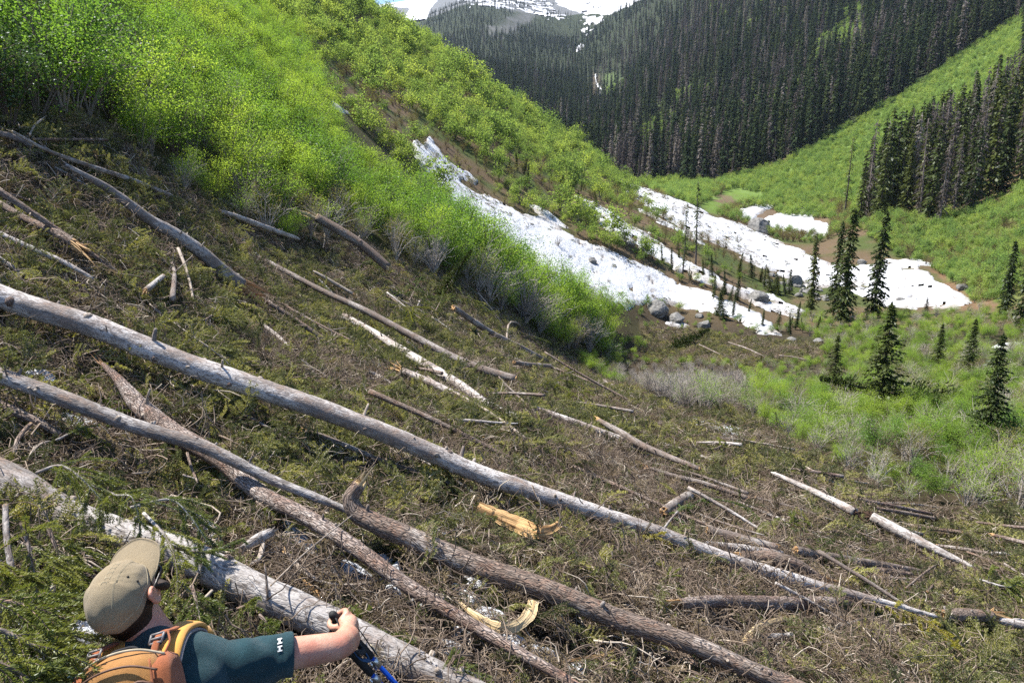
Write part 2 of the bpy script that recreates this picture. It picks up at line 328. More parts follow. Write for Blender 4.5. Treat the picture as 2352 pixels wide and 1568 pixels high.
# ------------------------------------------------------------------ terrain: a valley seen from its left flank
CTRL = []      # (azimuth, range, z)
for r_ in (0.0, 1.5, 3, 5, 7.5, 10.5):
    for a_ in (-50, -36, -22, -8, 6, 20, 34, 50):
        if r_ == 0 and a_ != 6: continue
        if r_ > 10 and a_ in (-50, -36): continue
        a_ = math.radians(a_); CTRL.append((a_, r_, -2.4 - .334 * r_ * math.sin(a_) - .15 * r_ * math.cos(a_)))
def cp(px, py, r):
    p = unproj_r(px, py, r); CTRL.append((math.atan2(p[0], p[1]), r, p[2]))
for q in [(70,313,16),(246,320,19),(351,397,21),(499,485,24),(615,548,26),(731,562,29),(893,593,33),(1069,663,38),(1174,734,42),(1280,804,46),(1400,832,55),
          (100,150,27),(100,0,42),(400,250,32),(400,100,45),(400,-40,66),(250,60,40),(100,-200,70),(400,-220,110),
          (600,330,38),(600,180,52),(600,60,75),(600,-60,105),
          (731,330,45),(731,262,55),(731,222,62),(740,140,85),(735,60,105),(740,-60,140),
          (960,515,47),(960,440,60),(965,400,67),(975,340,78),(960,245,105),(965,160,135),(965,92,170),(820,130,115),(820,60,140),(818,6,165),(825,120,260),
          (1176,655,54),(1176,630,60),(1176,590,66),(1176,540,71),(1176,475,79),(1200,400,96),(1200,330,130),(1205,268,180),
          (1050,560,50),(1050,500,62),(1050,420,76),(1300,730,56),(1300,690,61),(1300,655,66),(1300,580,73),(1300,520,82),(1300,440,105),(1305,375,150),(1310,328,195),
          (1430,700,68),(1430,640,74),(1430,580,80),(1430,520,92),(1430,470,118),(1425,415,190),
          (1000,260,280),(1200,370,300),(1430,440,260),
          (1600,960,20),(1600,905,30),(1600,850,47),(1600,800,60),(1600,765,68),(1540,742,70),(1650,700,75),(1600,600,88),(1600,560,100),(1600,520,118),(1600,485,145),(1590,455,190),(1620,432,240),
          (1800,985,22),(1800,900,36),(1800,840,48),(1800,800,57),(1800,762,68),(1800,700,82),(1750,610,104),(1800,565,138),(1830,500,190),(1850,460,220),(1900,400,255),(2000,300,300),(2200,165,350),(2352,60,390),
          (2000,1130,15.3),(2100,1195,15),(2100,1000,25),(2100,860,46),(2100,765,67),(2100,705,84),(2100,615,108),(2200,600,113),(2150,535,132),(2300,520,117),(2330,450,140),
          (2352,1205,15.5),(2352,1000,25),(2352,860,45),(2352,785,62),(2352,710,78),(2352,610,95),(2340,300,200),(2352,210,240),(2250,300,240),(2100,420,200),(2000,500,152),(1960,515,165),(2100,240,320),
          (1500,405,330),(1700,345,340),(1700,200,480),(1700,0,740),(1700,-120,950),(1950,190,400),(1950,0,600),(1950,-120,760),(2200,100,420),(2300,0,500),(2340,-90,640),(1500,210,580),(1480,20,1100),(1480,-20,1250),(1560,-60,1250),
          (1385,285,620),(1385,215,780),(1340,120,1050),(1310,85,1300),(1300,260,640),(1200,200,760),(1100,150,920),(1000,118,1050),(1150,60,1250),(1010,60,1400),(1100,5,1600),
          (985,40,2000),(900,60,2050),(950,22,2400),(870,15,2700),(835,17,2750),(812,20,2800),(1300,10,1900),(1400,12,1800),(1350,-40,2300),(1000,-8,2700),
          (825,40,3600),(1000,14,3600),(1350,-45,3600),(1700,-150,3000),(2352,-250,1500),(2352,-300,3600),(400,-150,400),(400,0,3600),(100,-200,600),(100,0,3600)]:
    cp(*q)
CTRL = np.array(CTRL)
KA, KU = 2.6, 1.0
def feat(a, r): return np.stack([a * KA, np.log(r + 3.0) * KU], -1)
X_ = feat(CTRL[:, 0], CTRL[:, 1]); y_ = CTRL[:, 2] / (CTRL[:, 1] + 3)
def phi(d): return np.where(d > 1e-9, d * d * np.log(np.maximum(d, 1e-9)), 0)
n_ = len(X_); D_ = np.linalg.norm(X_[:, None] - X_[None], axis=2); K_ = phi(D_) + np.eye(n_) * 4e-4
P_ = np.concatenate([np.ones((n_, 1)), X_], 1); A_ = np.block([[K_, P_], [P_.T, np.zeros((3, 3))]])
W_ = np.linalg.solve(A_, np.concatenate([y_, np.zeros(3)]))
az_d = np.concatenate([np.linspace(-180, -52, 26)[:-1], np.arange(-52, 52.01, .26), np.linspace(52, 180, 26)[1:]])
AZ = np.radians(az_d); RR = np.concatenate([[0.05, .3], np.geomspace(.6, 3600, 440)])
rg, ag = np.meshgrid(RR, AZ, indexing='ij')
ac = np.clip(ag, -math.radians(43), math.radians(43))
Fx = feat(ac.ravel(), rg.ravel()); T_ = np.zeros(len(Fx))
for i in range(0, len(Fx), 20000):
    b_ = Fx[i:i + 20000]; d_ = np.linalg.norm(b_[:, None] - X_[None], axis=2); T_[i:i + 20000] = phi(d_) @ W_[:n_] + W_[n_] + b_ @ W_[n_ + 1:]
ZG = T_.reshape(rg.shape) * (rg + 3)
back = sst(50, 120, np.abs(np.degrees(ag))); ZG = ZG * (1 - back) + np.where(ag < 0, -2 + .15 * np.minimum(rg, 400), -2.4 - .03 * np.minimum(rg, 300)) * back
XG, YG = rg * np.sin(ag), rg * np.cos(ag)
ZB = ZG.copy()
near = 1 - sst(50, 70, rg)
ZG = ZG + near * (fbm(XG / 2.6, YG / 2.6, s=3, o=3) * .26 * sst(1.0, 5, rg) + fbm(XG / .75, YG / .75, s=5, o=3) * .12 * sst(.8, 3, rg))
mid = sst(45, 80, rg) * (1 - sst(320, 420, rg)); ZG = ZG + mid * (fbm(XG / 9, YG / 9, s=11) * .55 + fbm(XG / 2.5, YG / 2.5, s=12, o=3) * .18)
far = sst(320, 450, rg); ZG = ZG + far * fbm(XG / 150, YG / 150, s=21, o=5) * np.minimum(rg * .012, 22) * (1 - .8 * sst(1500, 2100, rg))
ZG = ZG - .45 * np.exp(-(((XG + 1.02) / .55) ** 2 + ((YG - 1.45) / .5) ** 2) ** 1.5)      # hollow between the logs where the hiker stands
TG = ZG / rg
def gz(x, y):
    x = np.asarray(x, float); y = np.asarray(y, float); r = np.hypot(x, y); a = np.arctan2(x, y)
    i = np.clip(np.searchsorted(RR, r) - 1, 0, len(RR) - 2); j = np.clip(np.searchsorted(AZ, a) - 1, 0, len(AZ) - 2)
    u = np.clip((r - RR[i]) / (RR[i + 1] - RR[i]), 0, 1); v = np.clip((a - AZ[j]) / (AZ[j + 1] - AZ[j]), 0, 1)
    return (ZG[i, j] * (1 - u) + ZG[i + 1, j] * u) * (1 - v) + (ZG[i, j + 1] * (1 - u) + ZG[i + 1, j + 1] * u) * v
def gnorm(x, y):
    r = np.hypot(x, y); e = np.maximum(.15, r * .02)
    nx = -(gz(x + e, y) - gz(x - e, y)) / (2 * e); ny = -(gz(x, y + e) - gz(x, y - e)) / (2 * e)
    n = np.stack([nx, ny, np.ones_like(nx)], -1); return n / np.linalg.norm(n, axis=-1, keepdims=True)
HR = np.geomspace(.8, 3500, 3000)
def hit_r(px, py, rmin=0.0):
    """range of the first ground point seen along the ray"""
    d = ray(px, py); a = math.atan2(d[0], d[1]); t = d[2] / math.hypot(d[0], d[1])
    z = gz(HR * math.sin(a), HR * math.cos(a)); ok = (z / HR >= t) & (HR > rmin)
    return HR[int(np.argmax(ok))] if ok.any() else 3500.0
def hit(px, py, rmin=0.0): return unproj_r(px, py, hit_r(px, py, rmin))

# colours of the ground: litter, soil, turf, forest floor, rock (where each really lies)
px_g, py_g = proj(np.stack([XG, YG, ZG], -1))
nz1 = fbm(XG / 5, YG / 5, s=31); nz2 = fbm(ag * 17, np.log(rg + 1) * 17, s=33)
col = np.zeros(rg.shape + (3,)); col[:] = (.042, .034, .024)
def setc(mask, c, soft=None):
    w = mask.astype(float)[..., None] if soft is None else soft[..., None]; col[:] = col * (1 - w) + np.array(c) * w
setc(None, (.036, .036, .018), (1 - sst(60, 75, rg)) * sst(-.1, .35, nz2))
setc(None, (.10, .075, .05), sst(66, 76, rg)); setc(None, (.055, .075, .025), sst(70, 85, rg) * sst(-.15, .25, nz2))
EDGE = [(70,313),(246,320),(351,397),(440,436),(499,485),(615,548),(731,562),(893,593),(1000,632),(1069,663),(1174,734),(1280,804),(1333,824),(1400,838)]
ea = []; 
for q in EDGE:
    d_ = ray(*q); ea.append((math.atan2(d_[0], d_[1])))
er = [16, 19, 21, 22.6, 24, 26, 29, 33, 35.7, 38, 42, 46, 50, 55]
def edge_r(a): return np.interp(a, [-2.0, -.9] + ea, [13, 13] + er, right=1e6)
setc(None, (.045, .045, .022), sst(-1, 2, rg - edge_r(ag)) * (1 - sst(70, 80, rg)))
FLATP = [(1470,745),(1560,752),(1700,772),(1800,785),(1905,790),(1890,830),(1700,832),(1480,832)]
setc(inpoly(px_g, py_g, FLATP) & (rg > 40) & (rg < 75), (.085, .072, .042))
MEADOW = [(1610,470),(1640,425),(1800,380),(1930,300),(2080,215),(2200,130),(2352,30),(2352,200),(2150,300),(2000,440),(1960,520),(1700,470)]
def soft(poly, amp=10, k=.05): return sst(-6, 8, sdpoly(px_g, py_g, poly) + fbm(ag * 60, np.log(rg) * 60, s=37, o=4) * amp)
setc(None, (.12, .185, .055), soft(MEADOW) * (rg > 175))
setc(None, (.10, .16, .035), soft([(1600,470),(1690,430),(1780,450),(1700,470),(1640,495)], 16) * (rg > 120))
setc(None, (.10, .12, .04), soft([(2140,600),(2130,520),(2352,440),(2352,700),(2200,690)]) * ((rg > 80) & (rg < 170)))
setc(None, (.13, .085, .055), soft([(2120,600),(2200,560),(2180,640),(2290,700),(2220,720),(2150,640)], 20) * ((rg > 80) & (rg < 170)))
setc(None, (.12, .09, .065), soft([(1630,440),(1700,460),(1700,500),(1800,455),(1920,450),(1950,520),(1900,545),(1700,530)], 20) * ((rg > 120) & (rg < 240)))
setc(None, (.026, .036, .018), (rg > 300) * (1 - soft(MEADOW)))
setc(None, (.055, .085, .03), sst(300, 330, rg) * sst(.28, .4, nz1) * (1 - sst(500, 700, rg)))
setc(None, (.075, .11, .045), soft([(1385,180),(1410,165),(1440,190),(1425,215),(1385,235)], 26) * (rg > 450)); setc(None, (.07, .06, .045), soft([(1355,165),(1372,160),(1385,225),(1350,250)], 20) * (rg > 450))
ROCK = [(1110,75),(1150,50),(1200,25),(1260,22),(1225,50),(1180,75),(1130,85)]
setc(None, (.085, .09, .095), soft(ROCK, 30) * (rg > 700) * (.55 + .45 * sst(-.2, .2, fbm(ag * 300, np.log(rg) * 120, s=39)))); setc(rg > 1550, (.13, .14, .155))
na, nr = len(AZ), len(RR)
def grid_mesh(name, i0, i1, mats):
    V = np.stack([XG, YG, ZG], -1)[i0:i1]; n = i1 - i0
    I = np.arange(n - 1)[:, None] * na; J = np.arange(na - 1)[None]
    Q = np.stack([I + J, I + na + J, I + na + J + 1, I + J + 1], -1).reshape(-1, 4)
    Q = Q[:, ::-1]
    mb = MB(); mb.add(V.reshape(-1, 3), Q); me = mb.mesh(name, mats)
    at = me.attributes.new('col', 'FLOAT_COLOR', 'POINT'); c4 = np.concatenate([np.clip(col[i0:i1].reshape(-1, 3), 0, 1), np.ones((n * na, 1))], 1); at.data.foreach_set('color', c4.ravel())
    return me
i1_ = int(np.searchsorted(RR, 74)); i2_ = int(np.searchsorted(RR, 300))
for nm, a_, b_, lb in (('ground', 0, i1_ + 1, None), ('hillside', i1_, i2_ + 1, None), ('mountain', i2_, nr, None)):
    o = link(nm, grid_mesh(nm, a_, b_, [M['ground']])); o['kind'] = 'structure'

# ------------------------------------------------------------------ snow lying on the terrain
def snow_sheet(poly, rmin, rmax, label_dirt=.4, up=3, ragged=7, thick=.28, name='snow_field', holes=.0, nscale=None):
    a_ = [math.atan2(*(ray(*q)[:2])) for q in poly]; j0, j1 = np.searchsorted(AZ, [min(a_) - .01, max(a_) + .01]); j0 = max(j0 - 1, 0)
    i0, i1 = np.searchsorted(RR, [rmin, rmax]); sa = np.linspace(AZ[j0], AZ[min(j1, na - 1)], (j1 - j0) * up + 1); sr = np.geomspace(RR[i0], RR[min(i1, nr - 1)], (i1 - i0) * up + 1)
    r2, a2 = np.meshgrid(sr, sa, indexing='ij'); x, y = r2 * np.sin(a2), r2 * np.cos(a2); z = gz(x, y)
    px, py = proj(np.stack([x, y, z], -1)); ns = nscale or max(.25, rmin * .03)
    sd = sdpoly(px, py, poly) + fbm(x / ns, y / ns, s=41, o=5) * ragged
    if holes: sd = np.minimum(sd, (holes - fbm(x / (ns * .7), y / (ns * .7), s=47, o=4)) * ragged * 3)
    w = sst(-1.5, 5 if rmin > 12 else 16, sd); keep = sd > -3
    z = z + (-min(.15, thick) + (thick + min(.15, thick)) * w) * max(1, rmin / 90) + fbm(x / (ns * .5), y / (ns * .5), s=43) * .22 * thick * w * max(1, rmin / 90)
    n, k = r2.shape; I = np.arange(n - 1)[:, None] * k; J = np.arange(k - 1)[None]
    Q = np.stack([I + J, I + J + 1, I + k + J + 1, I + k + J], -1).reshape(-1, 4); Q = Q[keep.ravel()[Q].all(1)]
    if not len(Q): return None
    used = np.unique(Q); mp = np.full(n * k, -1); mp[used] = np.arange(len(used))
    mb = MB(); mb.add(np.stack([x, y, z], -1).reshape(-1, 3)[used], mp[Q]); me = mb.mesh(name, [M['snow']])
    dirt = np.clip((1 - sst(0, 14, sd)) * label_dirt * sst(-.3, .4, fbm(x / ns, y / ns, s=45)), 0, 1).ravel()[used]
    at = me.attributes.new('dirt', 'FLOAT', 'POINT'); at.data.foreach_set('value', dirt)
    o = link(name, me); o['kind'] = 'structure'; return o
S1 = [(945,345),(960,316),(972,335),(988,316),(1013,352),(1051,390),(1104,415),(1092,424),(1060,415),(1058,424),(1080,432),(1139,458),(1210,490),(1262,507),(1333,548),(1368,558),(1438,593),(1508,621),(1562,650),(1630,670),(1701,702),(1743,723),(1795,770),(1743,767),(1683,732),(1640,722),(1578,712),(1525,697),(1484,697),(1440,712),(1300,672),(1180,610),(1050,545),(1010,440)]
S2 = [(1318,450),(1340,452),(1372,468),(1413,490),(1450,520),(1491,538),(1530,568),(1560,588),(1600,615),(1640,632),(1720,665),(1800,690),(1850,716),(1834,736),(1760,712),(1690,682),(1600,640),(1540,612),(1480,580),(1420,548),(1375,520),(1350,494)]
S3 = [(1403,401),(1438,415),(1500,435),(1562,457),(1630,492),(1701,510),(1771,545),(1824,568),(1894,597),(1912,607),(1982,610),(2105,610),(2130,628),(2175,656),(2246,688),(2210,704),(2105,714),(2024,707),(1947,662),(1877,665),(1806,641),(1736,612),(1683,578),(1600,540),(1560,520),(1500,488),(1455,450),(1425,425)]
snow_sheet(S1, 60, 86, .9, holes=.56, ragged=12); snow_sheet(S2, 72, 110, .9, ragged=12, holes=.36); snow_sheet(S3, 78, 200, .8, holes=.5, ragged=11)
snow_sheet([(1190,455),(1230,470),(1262,486),(1300,520),(1322,540),(1290,520),(1240,500)], 78, 105, .8, name='snow_patch')
snow_sheet([(1455,470),(1500,492),(1570,530),(1640,570),(1600,555),(1540,525),(1480,495)], 90, 140, .8, name='snow_patch')
snow_sheet([(1690,492),(1700,480),(1743,464),(1789,466),(1754,489),(1729,505),(1692,502)], 120, 230, .8, name='snow_patch')
snow_sheet([(1760,500),(1790,488),(1824,480),(1880,474),(1872,503),(1918,518),(1896,546),(1840,545),(1780,530),(1740,528)], 120, 230, .7, name='snow_patch', holes=.6)
snow_sheet([(2030,600),(2080,593),(2140,600),(2180,625),(2140,615),(2060,610)], 90, 125, .9, name='snow_patch', holes=.5)
snow_sheet([(729,212),(742,222),(775,240),(808,262),(800,266),(770,252),(740,236)], 50, 80, .6, name='snow_patch', ragged=3)
snow_sheet([(2255,797),(2352,788),(2352,804),(2330,806),(2290,803)], 45, 75, .7, name='snow_patch', ragged=4)
snow_sheet([(1568,958),(1620,960),(1666,976),(1722,994),(1710,1020),(1670,1012),(1630,1000),(1595,978)], 14, 30, .7, name='snow_patch', ragged=20, nscale=.4, thick=.10, holes=.30)
snow_sheet([(1700,1012),(1789,1034),(1862,1050),(1860,1060),(1800,1050),(1720,1030)], 14, 26, .7, name='snow_patch', ragged=10, nscale=.4, thick=.08, holes=.2)
snow_sheet([(1500,738),(1560,742),(1600,752),(1560,752)], 60, 75, .7, name='snow_patch', ragged=5)
# far snow on the summits
snow_sheet([(816,10),(850,2),(946,-10),(1010,-14),(1003,8),(985,30),(975,60),(940,92),(900,86),(862,46),(900,44),(930,36),(940,22),(900,16),(850,22),(826,22)], 1500, 3500, .1, ragged=4, nscale=60, thick=.2)
snow_sheet([(1262,-20),(1480,-30),(1474,0),(1438,18),(1400,34),(1345,36),(1300,22),(1275,8)], 1050, 3000, .2, ragged=8, nscale=40, thick=.2, holes=.5)
snow_sheet([(1040,-12),(1262,-20),(1270,22),(1330,44),(1350,52),(1270,48),(1180,24),(1080,18)], 900, 2500, .2, ragged=12, nscale=28, thick=.2, holes=.02)
snow_sheet([(1322,30),(1365,34),(1390,44),(1370,58),(1345,90),(1338,60)], 700, 1700, .3, ragged=12, nscale=22, thick=.2, holes=.15)
snow_sheet([(1310,124),(1335,96),(1346,108),(1330,122)], 600, 1400, .3, ragged=5, nscale=20, thick=.2, name='snow_patch')
snow_sheet([(1366,168),(1372,172),(1374,192),(1388,208),(1378,222),(1370,226),(1376,210),(1366,190)], 500, 1100, .3, ragged=3, nscale=16, thick=.2, name='snow_patch')
# snow showing between the branches close by
BL = [(95,880,45,28,.3),(20,740,30,9,.3),(190,975,60,16,.3),(258,995,26,10,.3),(60,1000,70,14,.4),(30,960,40,10,.2),(470,1210,60,14,.7),(560,1150,30,10,.5),(690,1240,70,16,.7),(735,1290,60,14,.7),(640,1110,24,9,.5),(80,1350,60,14,.2),(170,1440,90,22,.5),(60,1460,50,16,.2),(110,1540,60,16,.3),
      (820,1320,50,20,.5),(890,1300,40,18,.4),(1090,1335,40,16,.4),(1130,1418,42,16,.3),(1065,1365,40,14,.5),(1180,1480,40,20,.4),(1250,1500,40,14,.3),(1030,1490,40,14,.2),(1060,1460,30,14,.2),(1320,1545,34,20,.3),(1085,1010,24,8,.1),(1020,1230,26,9,.3),(1150,1250,16,8,.3),(1000,1180,20,8,.2),(1060,1555,34,12,.2),(1520,1500,20,8,.2),(905,1360,30,14,.4),(960,1390,24,10,.3),(180,1120,30,8,.3),(380,1110,30,8,.5),(600,760,16,7,.3),(530,720,14,6,.3),(1340,1135,16,5,.2)]
BL = [(x, y, a * 1.1, b * 1.35, t) for (x, y, a, b, t) in BL]
for (x, y, a, b, t) in BL:
    r_ = hit_r(x, y); th_ = np.linspace(0, 2 * math.pi, 14)[:-1]; c_, s_ = math.cos(t), math.sin(t)
    pl = [(x + a * math.cos(q) * c_ - b * math.sin(q) * s_, y + a * math.cos(q) * s_ + b * math.sin(q) * c_) for q in th_]
    snow_sheet(pl, max(.8, r_ * .72), r_ * 1.35, .5, up=8, ragged=7, name='snow_patch', nscale=.14, thick=.055, holes=.8)
def in_blob(px, py):
    o = np.zeros(px.shape)
    for (x, y, a, b, t) in BL:
        c_, s_ = math.cos(t), math.sin(t); u = ((px - x) * c_ + (py - y) * s_) / a; v = (-(px - x) * s_ + (py - y) * c_) / b
        o = np.maximum(o, 1.45 - np.hypot(u, v))
    return o
# ------------------------------------------------------------------ plant and litter prototypes
def kites(mb, base, dirv, side, ln, wd, mi, k=.45):
    """diamond leaves: arrays of base points, unit directions, unit sideways vectors"""
    n = len(base); ln = np.broadcast_to(ln, (n,))[:, None]; wd = np.broadcast_to(wd, (n,))[:, None]
    V = np.stack([base, base + dirv * ln * k + side * wd, base + dirv * ln, base + dirv * ln * k - side * wd], 1)
    I = np.arange(n)[:, None] * 4; mb.add(V.reshape(-1, 3), I + np.array([[0, 1, 2, 3]]), mi)
def spray_mesh(seed, L=.55, mats=None, bare=False, nl=.020, dens=1.0, droop=.5, nt=13, nw=.0032):
    r = np.random.RandomState(seed); mb = MB(); n = 9; s = np.linspace(0, 1, n)
    ax = np.stack([s * L, .12 * L * np.sin(s * 2 + r.rand() * 3) * s, .10 * L * np.sin(s * math.pi) - droop * .18 * L * s * s], -1)
    add_tube(mb, ax, np.linspace(.006, .002, n), 4, 0, cap=False)
    B, Dv, Sd, Ln = [], [], [], []
    tw = []
    for i in range(nt):
        t = .12 + .85 * i / nt + r.uniform(-.02, .02); p = np.array([np.interp(t, s, ax[:, k]) for k in range(3)]); sg = 1 if i % 2 else -1
        l = L * (.12 + .38 * (1 - t) * (.7 + .6 * r.rand())) ; an = math.radians(r.uniform(38, 62)) * sg
        d = np.array([math.cos(an), math.sin(an), r.uniform(-.35, .15)]); q = np.linspace(0, 1, 5)[:, None]
        pts = p + d * l * q + np.array([0, 0, -.12 * l]) * q ** 2; tw.append(pts)
        add_tube(mb, pts, np.linspace(.003, .0012, 5), 3, 0, cap=False)
    tw.append(ax[4:])
    if not bare:
        for pts in tw:
            ll = np.linalg.norm(pts[-1] - pts[0]); m = max(3, int(ll / .012 * dens)); tq = np.linspace(.08, 1, m)
            idx = tq * (len(pts) - 1); i0 = np.minimum(idx.astype(int), len(pts) - 2); f = (idx - i0)[:, None]; P = pts[i0] * (1 - f) + pts[i0 + 1] * f
            d = unit(pts[-1] - pts[0]); side = unit(np.cross(d, [0, 0, 1.])); up = np.cross(side, d)
            for ph in (-.5, .3, 1.1, 2.05, 2.9, 3.6):
                a = ph + r.uniform(-.3, .3, m); lat = np.cos(a)[:, None] * side + np.sin(a)[:, None] * up
                dd = unit(d * .65 + lat * .8 + r.normal(size=(m, 3)) * .15); sd = unit(np.cross(dd, r.normal(size=(m, 3))))
                B.append(P); Dv.append(dd); Sd.append(sd); Ln.append(nl * r.uniform(.75, 1.2, m))
        kites(mb, np.concatenate(B), np.concatenate(Dv), np.concatenate(Sd), np.concatenate(Ln), nw, 1)
    return mb.mesh('spray', mats, smooth=False)
def stick_pts(r, L, bend=.25, n=9):
    s = np.linspace(0, 1, n); a, b = r.uniform(-bend, bend, 2); k = r.uniform(.3, .7)
    y = a * L * np.sin(s * math.pi) + .06 * L * np.sin(s * 9 + r.rand() * 6); z = abs(b) * L * .5 * np.sin(s * math.pi) + b * L * .3 * np.maximum(0, s - k)
    return np.stack([(s - .5) * L, y, z], -1)
def stick_mesh(seed, L=1.0, rad=.012, side=2, mats=None, bend=.25):
    r = np.random.RandomState(seed); mb = MB(); P = stick_pts(r, L, bend); add_tube(mb, P, np.linspace(rad, rad * .35, len(P)), 5, 0)
    for i in range(side):
        t = r.randint(2, 7); d = unit(P[t + 1] - P[t]); v = unit(d * .7 + unit(r.normal(size=3)) * .8 + np.array([0, 0, .25])); l = L * r.uniform(.12, .35); q = np.linspace(0, 1, 5)[:, None]
        add_tube(mb, P[t] + v * l * q + r.normal(size=3) * .08 * l * q ** 2, np.linspace(rad * .55, rad * .2, 5), 4, 0)
    return mb.mesh('stick', mats)
def tangle_mesh(seed, mats, L=.6, n=16):
    r = np.random.RandomState(seed); mb = MB()
    for i in range(n):
        l = L * r.uniform(.3, 1); P = stick_pts(r, l, .4, 6); a = r.uniform(0, 6.28); c, s = math.cos(a), math.sin(a)
        P = np.stack([P[:, 0] * c - P[:, 1] * s, P[:, 0] * s + P[:, 1] * c, P[:, 2] + P[:, 0] * r.uniform(-.3, .3)], -1) + r.normal(size=3) * [.15, .15, .035]
        add_tube(mb, P, np.linspace(.0045, .0015, 6) * r.uniform(.6, 1.6), 3, 0, cap=False)
    return mb.mesh('tangle', mats)
def chip_mesh(seed, mats):
    r = np.random.RandomState(seed); mb = MB(); L = .22; n = 6; s = np.linspace(0, 1, n); P = np.stack([(s - .5) * L, .02 * np.sin(s * 4), .03 * s * s], -1)
    add_tube(mb, P, np.array([.004, .016, .020, .018, .013, .003]), 5, 0, ell=(.35, 1.0)); return mb.mesh('chip', mats)
def conifer_meshes(seed, H, rad, nwh, nb, nk, mats_c, mat_t, base=.06, kl=.36, kw=.10, droop=.35, shape=.8, gaps=.12, trunk_r=None, tuft=False):
    r = np.random.RandomState(seed); mb = MB(); Bs, Dv, Sd, Ln = [], [], [], []
    for w in range(nwh):
        h = base + (1 - base) * (w + r.uniform(-.3, .3)) / nwh; h = min(max(h, base), .985); prof = rad * ((1 - h) ** shape) * (1.0 - .35 * max(0, (.22 - h) / .22)) + .03 * rad
        for b in range(nb):
            if r.rand() < gaps: continue
            a = r.uniform(0, 6.283); L = prof * r.uniform(.55, 1.18); d = np.array([math.cos(a), math.sin(a), 0]); sd = np.array([-d[1], d[0], 0]); dr = droop * r.uniform(.6, 1.4)
            for q in range(nk):
                t = (q + .4) / nk; p = np.array([0, 0, h * H]) + d * L * t + np.array([0, 0, L * (-dr * t + .28 * dr * t * t)])
                sg = (1 if q % 2 else -1) if q < nk - 1 else 0
                dd = unit(d * .75 + sd * sg * .75 + np.array([0, 0, -dr * .8 + r.uniform(-.25, .2)])); ss = unit(np.cross(dd, np.array([0, 0, 1.]) + r.normal(size=3) * .45))
                l = kl * (.55 + .6 * L / rad) * r.uniform(.8, 1.25); Bs.append(p - dd * l * .15); Dv.append(dd); Sd.append(ss); Ln.append(l)
                if tuft:
                    Bs.append(p); Dv.append(unit(dd + r.normal(size=3) * .6)); Sd.append(rand_unit(r, 1)[0]); Ln.append(l * .75)
    Bs.append(np.array([0, 0, H * .96])); Dv.append(np.array([0, 0, 1.])); Sd.append(np.array([1., 0, 0])); Ln.append(H * .05)
    Ln = np.array(Ln); kites(mb, np.array(Bs), np.array(Dv), np.array(Sd), Ln, Ln * kw / kl, 0)
    crown = mb.mesh('crown', mats_c, smooth=False)
    tb = MB(); s = np.linspace(0, 1, 7); tr = trunk_r or H * .012
    add_tube(tb, np.stack([.004 * H * np.sin(s * 5 + seed), .004 * H * np.cos(s * 4 + seed), s * H * .985 - .25], -1), tr * (1.15 - s) / 1.15 + .004, 6, 0)
    return crown, tb.mesh('trunk', [mat_t])
def dead_tree_meshes(seed, H, mat, nbr=70, rad=1.1, mat_t=None):
    r = np.random.RandomState(seed); mb = MB(); tb = MB(); s = np.linspace(0, 1, 7)
    add_tube(tb, np.stack([.006 * H * np.sin(s * 3 + seed), 0 * s, s * H - .25], -1), H * .011 * (1.08 - s) + .01, 5, 0)
    Bs, Dv, Sd, Ln = [], [], [], []
    for i in range(nbr):
        h = r.uniform(.16, .97); a = r.uniform(0, 6.283); L = rad * (1 - h) ** .55 * r.uniform(.4, 1.1) + .12; d = unit(np.array([math.cos(a), math.sin(a), r.uniform(-.75, .05)]))
        Bs.append([0, 0, h * H]); Dv.append(d); Sd.append(unit(np.cross(d, rand_unit(r, 1)[0]))); Ln.append(L)
        for q in range(3):
            t = r.uniform(.3, .9); d2 = unit(d + r.normal(size=3) * .6); Bs.append(np.array([0, 0, h * H]) + d * L * t); Dv.append(d2); Sd.append(unit(np.cross(d2, rand_unit(r, 1)[0]))); Ln.append(L * .45)
    kites(mb, np.array(Bs), np.array(Dv), np.array(Sd), np.array(Ln), .035, 0)
    return mb.mesh('crown', [mat], smooth=False), tb.mesh('trunk', [mat_t or mat])
